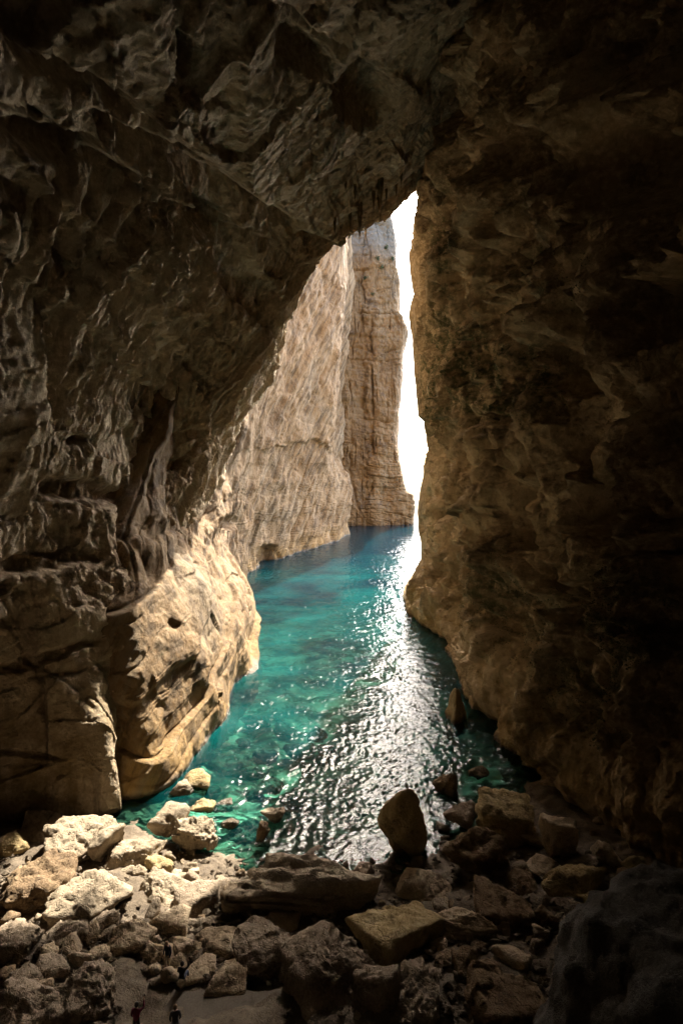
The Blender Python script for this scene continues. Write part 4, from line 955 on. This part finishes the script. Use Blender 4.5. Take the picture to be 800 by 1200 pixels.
def person(label, loc, rz, J, mats, hair):
    """J: joints in metres (x right of the person, y forward, z up); body grown over them as one skin"""
    verts, edges, rad, tag_, roots = [], [], [], [], []
    def chain(pts, tag, start=None, root=False):
        prev = start
        for (q, r) in pts:
            verts.append(q); rad.append(r); tag_.append(tag); k = len(verts) - 1
            if prev is not None: edges.append((prev, k))
            elif root: roots.append(k)
            prev = k
        return prev
    pel = chain([(J['pelvis'], 0.15)], 'legs', root=True)
    chest = chain([(J['waist'], 0.135), (J['chest'], 0.165)], 'top', pel)
    nb = chain([(J['neck'], 0.065)], 'top', chest)
    hd = Vector(J['head']); nk = Vector(J['neck']); upv = (hd - nk).normalized()
    chain([(tuple(hd - upv * 0.06), 0.072), (tuple(hd), 0.098), (tuple(hd + upv * 0.07), 0.085)], 'skin', nb)
    for s in ('l', 'r'):
        e = chain([(J['sh_' + s], 0.075), (J['el_' + s], 0.052), (J['wr_' + s], 0.036)], 'top', chest)
        wv, ev = Vector(J['wr_' + s]), Vector(J['el_' + s]); dr = (wv - ev).normalized(); sd = dr.cross(Vector((0, 1, 0.3))).normalized(); nn = sd.cross(dr)
        chain([(tuple(wv + dr * 0.05), 0.04), (tuple(wv + dr * 0.085), 0.036)], 'skin', e)
        for f in range(4):
            b0 = wv + dr * 0.08 + sd * (0.02 * (f - 1.5)); ln = (0.07, 0.085, 0.08, 0.06)[f]
            chain([(tuple(b0), 0.010), (tuple(b0 + dr * ln * 0.5 + nn * 0.006), 0.009), (tuple(b0 + dr * ln * 0.9 + nn * 0.026), 0.0075)], 'skin', root=True)
        b0 = wv + dr * 0.03 + sd * 0.03
        chain([(tuple(b0), 0.012), (tuple(b0 + sd * 0.03 + dr * 0.03 + nn * 0.01), 0.010), (tuple(b0 + sd * 0.04 + dr * 0.06 + nn * 0.025), 0.008)], 'skin', root=True)
        k = chain([(J['hip_' + s], 0.105), (J['kn_' + s], 0.066), (J['an_' + s], 0.045)], 'legs', pel)
        an = Vector(J['an_' + s]); chain([(tuple(an + Vector((0, 0.06, -0.06))), 0.045), (tuple(an + Vector((0, 0.17, -0.07))), 0.036)], 'shoe', k)
    # nose and ears
    fw = Vector(J.get('look', (0, 1, 0))).normalized(); rt = fw.cross(Vector((0, 0, 1))).normalized()
    chain([(tuple(hd + fw * 0.085 + Vector((0, 0, 0.015))), 0.014), (tuple(hd + fw * 0.115 - Vector((0, 0, 0.02))), 0.017)], 'skin', root=True)
    for s in (-1, 1): chain([(tuple(hd + rt * s * 0.088 + Vector((0, 0, 0.02))), 0.016), (tuple(hd + rt * s * 0.096 - Vector((0, 0, 0.025))), 0.012)], 'skin', root=True)
    me = bpy.data.meshes.new('body'); me.from_pydata(verts, edges, []); tmp = bpy.data.objects.new('body_cage', me); COL.objects.link(tmp)
    sk = tmp.modifiers.new('skin', 'SKIN'); sk.use_smooth_shade = True
    for k, r in enumerate(rad):
        sv = me.skin_vertices[0].data[k]; sv.radius = (r, r); sv.use_root = k in roots
    ss = tmp.modifiers.new('sub', 'SUBSURF'); ss.levels = 1; ss.render_levels = 1
    dg = bpy.context.evaluated_depsgraph_get(); dg.update()
    bme = bpy.data.meshes.new_from_object(tmp.evaluated_get(dg)); bpy.data.objects.remove(tmp)
    bme.materials.clear(); names = ['top', 'legs', 'skin', 'shoe']
    for nme in names: bme.materials.append(M[mats[nme]])
    SP = np.array([verts[a] for a, b in edges]); EP = np.array([verts[b] for a, b in edges]); TG = [tag_[b] for a, b in edges]
    for pol in bme.polygons:
        c = np.array(pol.center); t = np.clip(((c - SP) * (EP - SP)).sum(1) / np.maximum(((EP - SP) ** 2).sum(1), 1e-9), 0, 1)
        d = np.linalg.norm(c - SP - t[:, None] * (EP - SP), axis=1); pol.material_index = names.index(TG[int(np.argmin(d))]); pol.use_smooth = True
    body = link('person', bme, None, label=label, cat='person', group='visitors on the cave beach')
    body.location = loc; body.rotation_euler = (0, 0, rz)
    V, F = ICO[3]; keep = (V @ np.array(fw)) < 0.35 + 0.6 * V[:, 2]
    hv = V * (np.array([0.108, 0.112, 0.12]) * (1 + 0.06 * fbm(V * 3, 2, 5)[:, None])) + np.array(hd + upv * 0.022)
    F = F[keep[F].all(1)]
    h = link('hair', mesh_np('hair', hv, F), M[hair], body); h.modifiers.new('thick', 'SOLIDIFY').thickness = 0.02
    return body

STAND = dict(pelvis=(0, 0, 0.95), waist=(0, 0.01, 1.12), chest=(0, 0, 1.33), neck=(0, 0.01, 1.50), head=(0, 0.04, 1.63),
             sh_l=(-0.19, 0, 1.42), el_l=(-0.25, 0.0, 1.14), wr_l=(-0.22, 0.12, 0.92), sh_r=(0.19, 0, 1.42), el_r=(0.26, 0.02, 1.14), wr_r=(0.22, 0.14, 0.93),
             hip_l=(-0.10, 0, 0.90), kn_l=(-0.11, 0.03, 0.50), an_l=(-0.12, -0.02, 0.09), hip_r=(0.10, 0, 0.90), kn_r=(0.12, 0.04, 0.50), an_r=(0.13, 0.0, 0.09))
UP = dict(STAND, el_r=(0.30, 0.20, 1.40), wr_r=(0.24, 0.34, 1.62))
SIT = dict(pelvis=(0, 0, 0.45), waist=(0, 0.02, 0.62), chest=(0, 0.04, 0.84), neck=(0, 0.06, 1.01), head=(0, 0.09, 1.14),
           sh_l=(-0.19, 0.04, 0.93), el_l=(-0.25, 0.10, 0.66), wr_l=(-0.16, 0.32, 0.58), sh_r=(0.19, 0.04, 0.93), el_r=(0.34, 0.16, 1.02), wr_r=(0.28, 0.22, 1.26),
           hip_l=(-0.11, 0.06, 0.44), kn_l=(-0.14, 0.46, 0.50), an_l=(-0.14, 0.50, 0.09), hip_r=(0.11, 0.06, 0.44), kn_r=(0.15, 0.46, 0.50), an_r=(0.15, 0.52, 0.09))
def seat_rock(c, r, h, lab):
    o = link('rock', rock_mesh('rock', 77, (r, r, h), 3, 8, 22, 0.08), M['boulder'], label=lab, cat='rock'); o.location = c; return o
p1 = at(197, 1137, 2.1)
seat_rock((p1.x, p1.y, 1.55), 0.75, 0.55, 'flat tan rock under the feet of the person in dark jacket')
person('person in dark jacket and sand trousers standing among the boulders', (p1.x, p1.y, 2.07), math.radians(150), dict(STAND, head=(0.02, 0.09, 1.62), look=(0, 1, -0.3)), dict(top='navy', legs='sand', skin='skin', shoe='shoe'), 'hair_light')
p2_ = at(213, 1155, 2.22)
seat_rock((p2_.x, p2_.y - 0.02, 2.28), 0.3, 0.2, 'small flat rock used as a seat at the platform edge')
person('person in black sitting at the platform edge with one arm raised', (p2_.x, p2_.y, 2.2), math.radians(-10), SIT, dict(top='black', legs='denim', skin='skin', shoe='shoe'), 'hair_dark')
p3 = at(160, 1177, 3.9)
person('person in magenta jacket holding up a phone on the platform', (p3.x, p3.y, 2.21), math.radians(-6), UP, dict(top='magenta', legs='black', skin='skin', shoe='shoe'), 'hair_dark')
p4 = at(205.5, 1180, 3.9)
person('light-haired person in black top standing on the platform', (p4.x, p4.y, 2.21), math.radians(14), STAND, dict(top='black', legs='denim', skin='skin', shoe='shoe'), 'hair_light')
bm = bmesh.new(); bmesh.ops.create_cube(bm, size=1.0); bmesh.ops.scale(bm, vec=(0.075, 0.009, 0.15), verts=bm.verts); bmesh.ops.bevel(bm, geom=bm.edges[:], offset=0.004, segments=2)
me = bpy.data.meshes.new('phone'); bm.to_mesh(me); bm.free()
o = link('phone', me, M['phone'], label='black phone held up by the person in magenta', cat='phone')
ca, sa = math.cos(math.radians(-6)), math.sin(math.radians(-6)); hx, hy = 0.225, 0.42
o.location = (p3.x + ca * hx - sa * hy, p3.y + sa * hx + ca * hy, 2.21 + 1.76); o.rotation_euler = (0.1, 0, math.radians(-6))
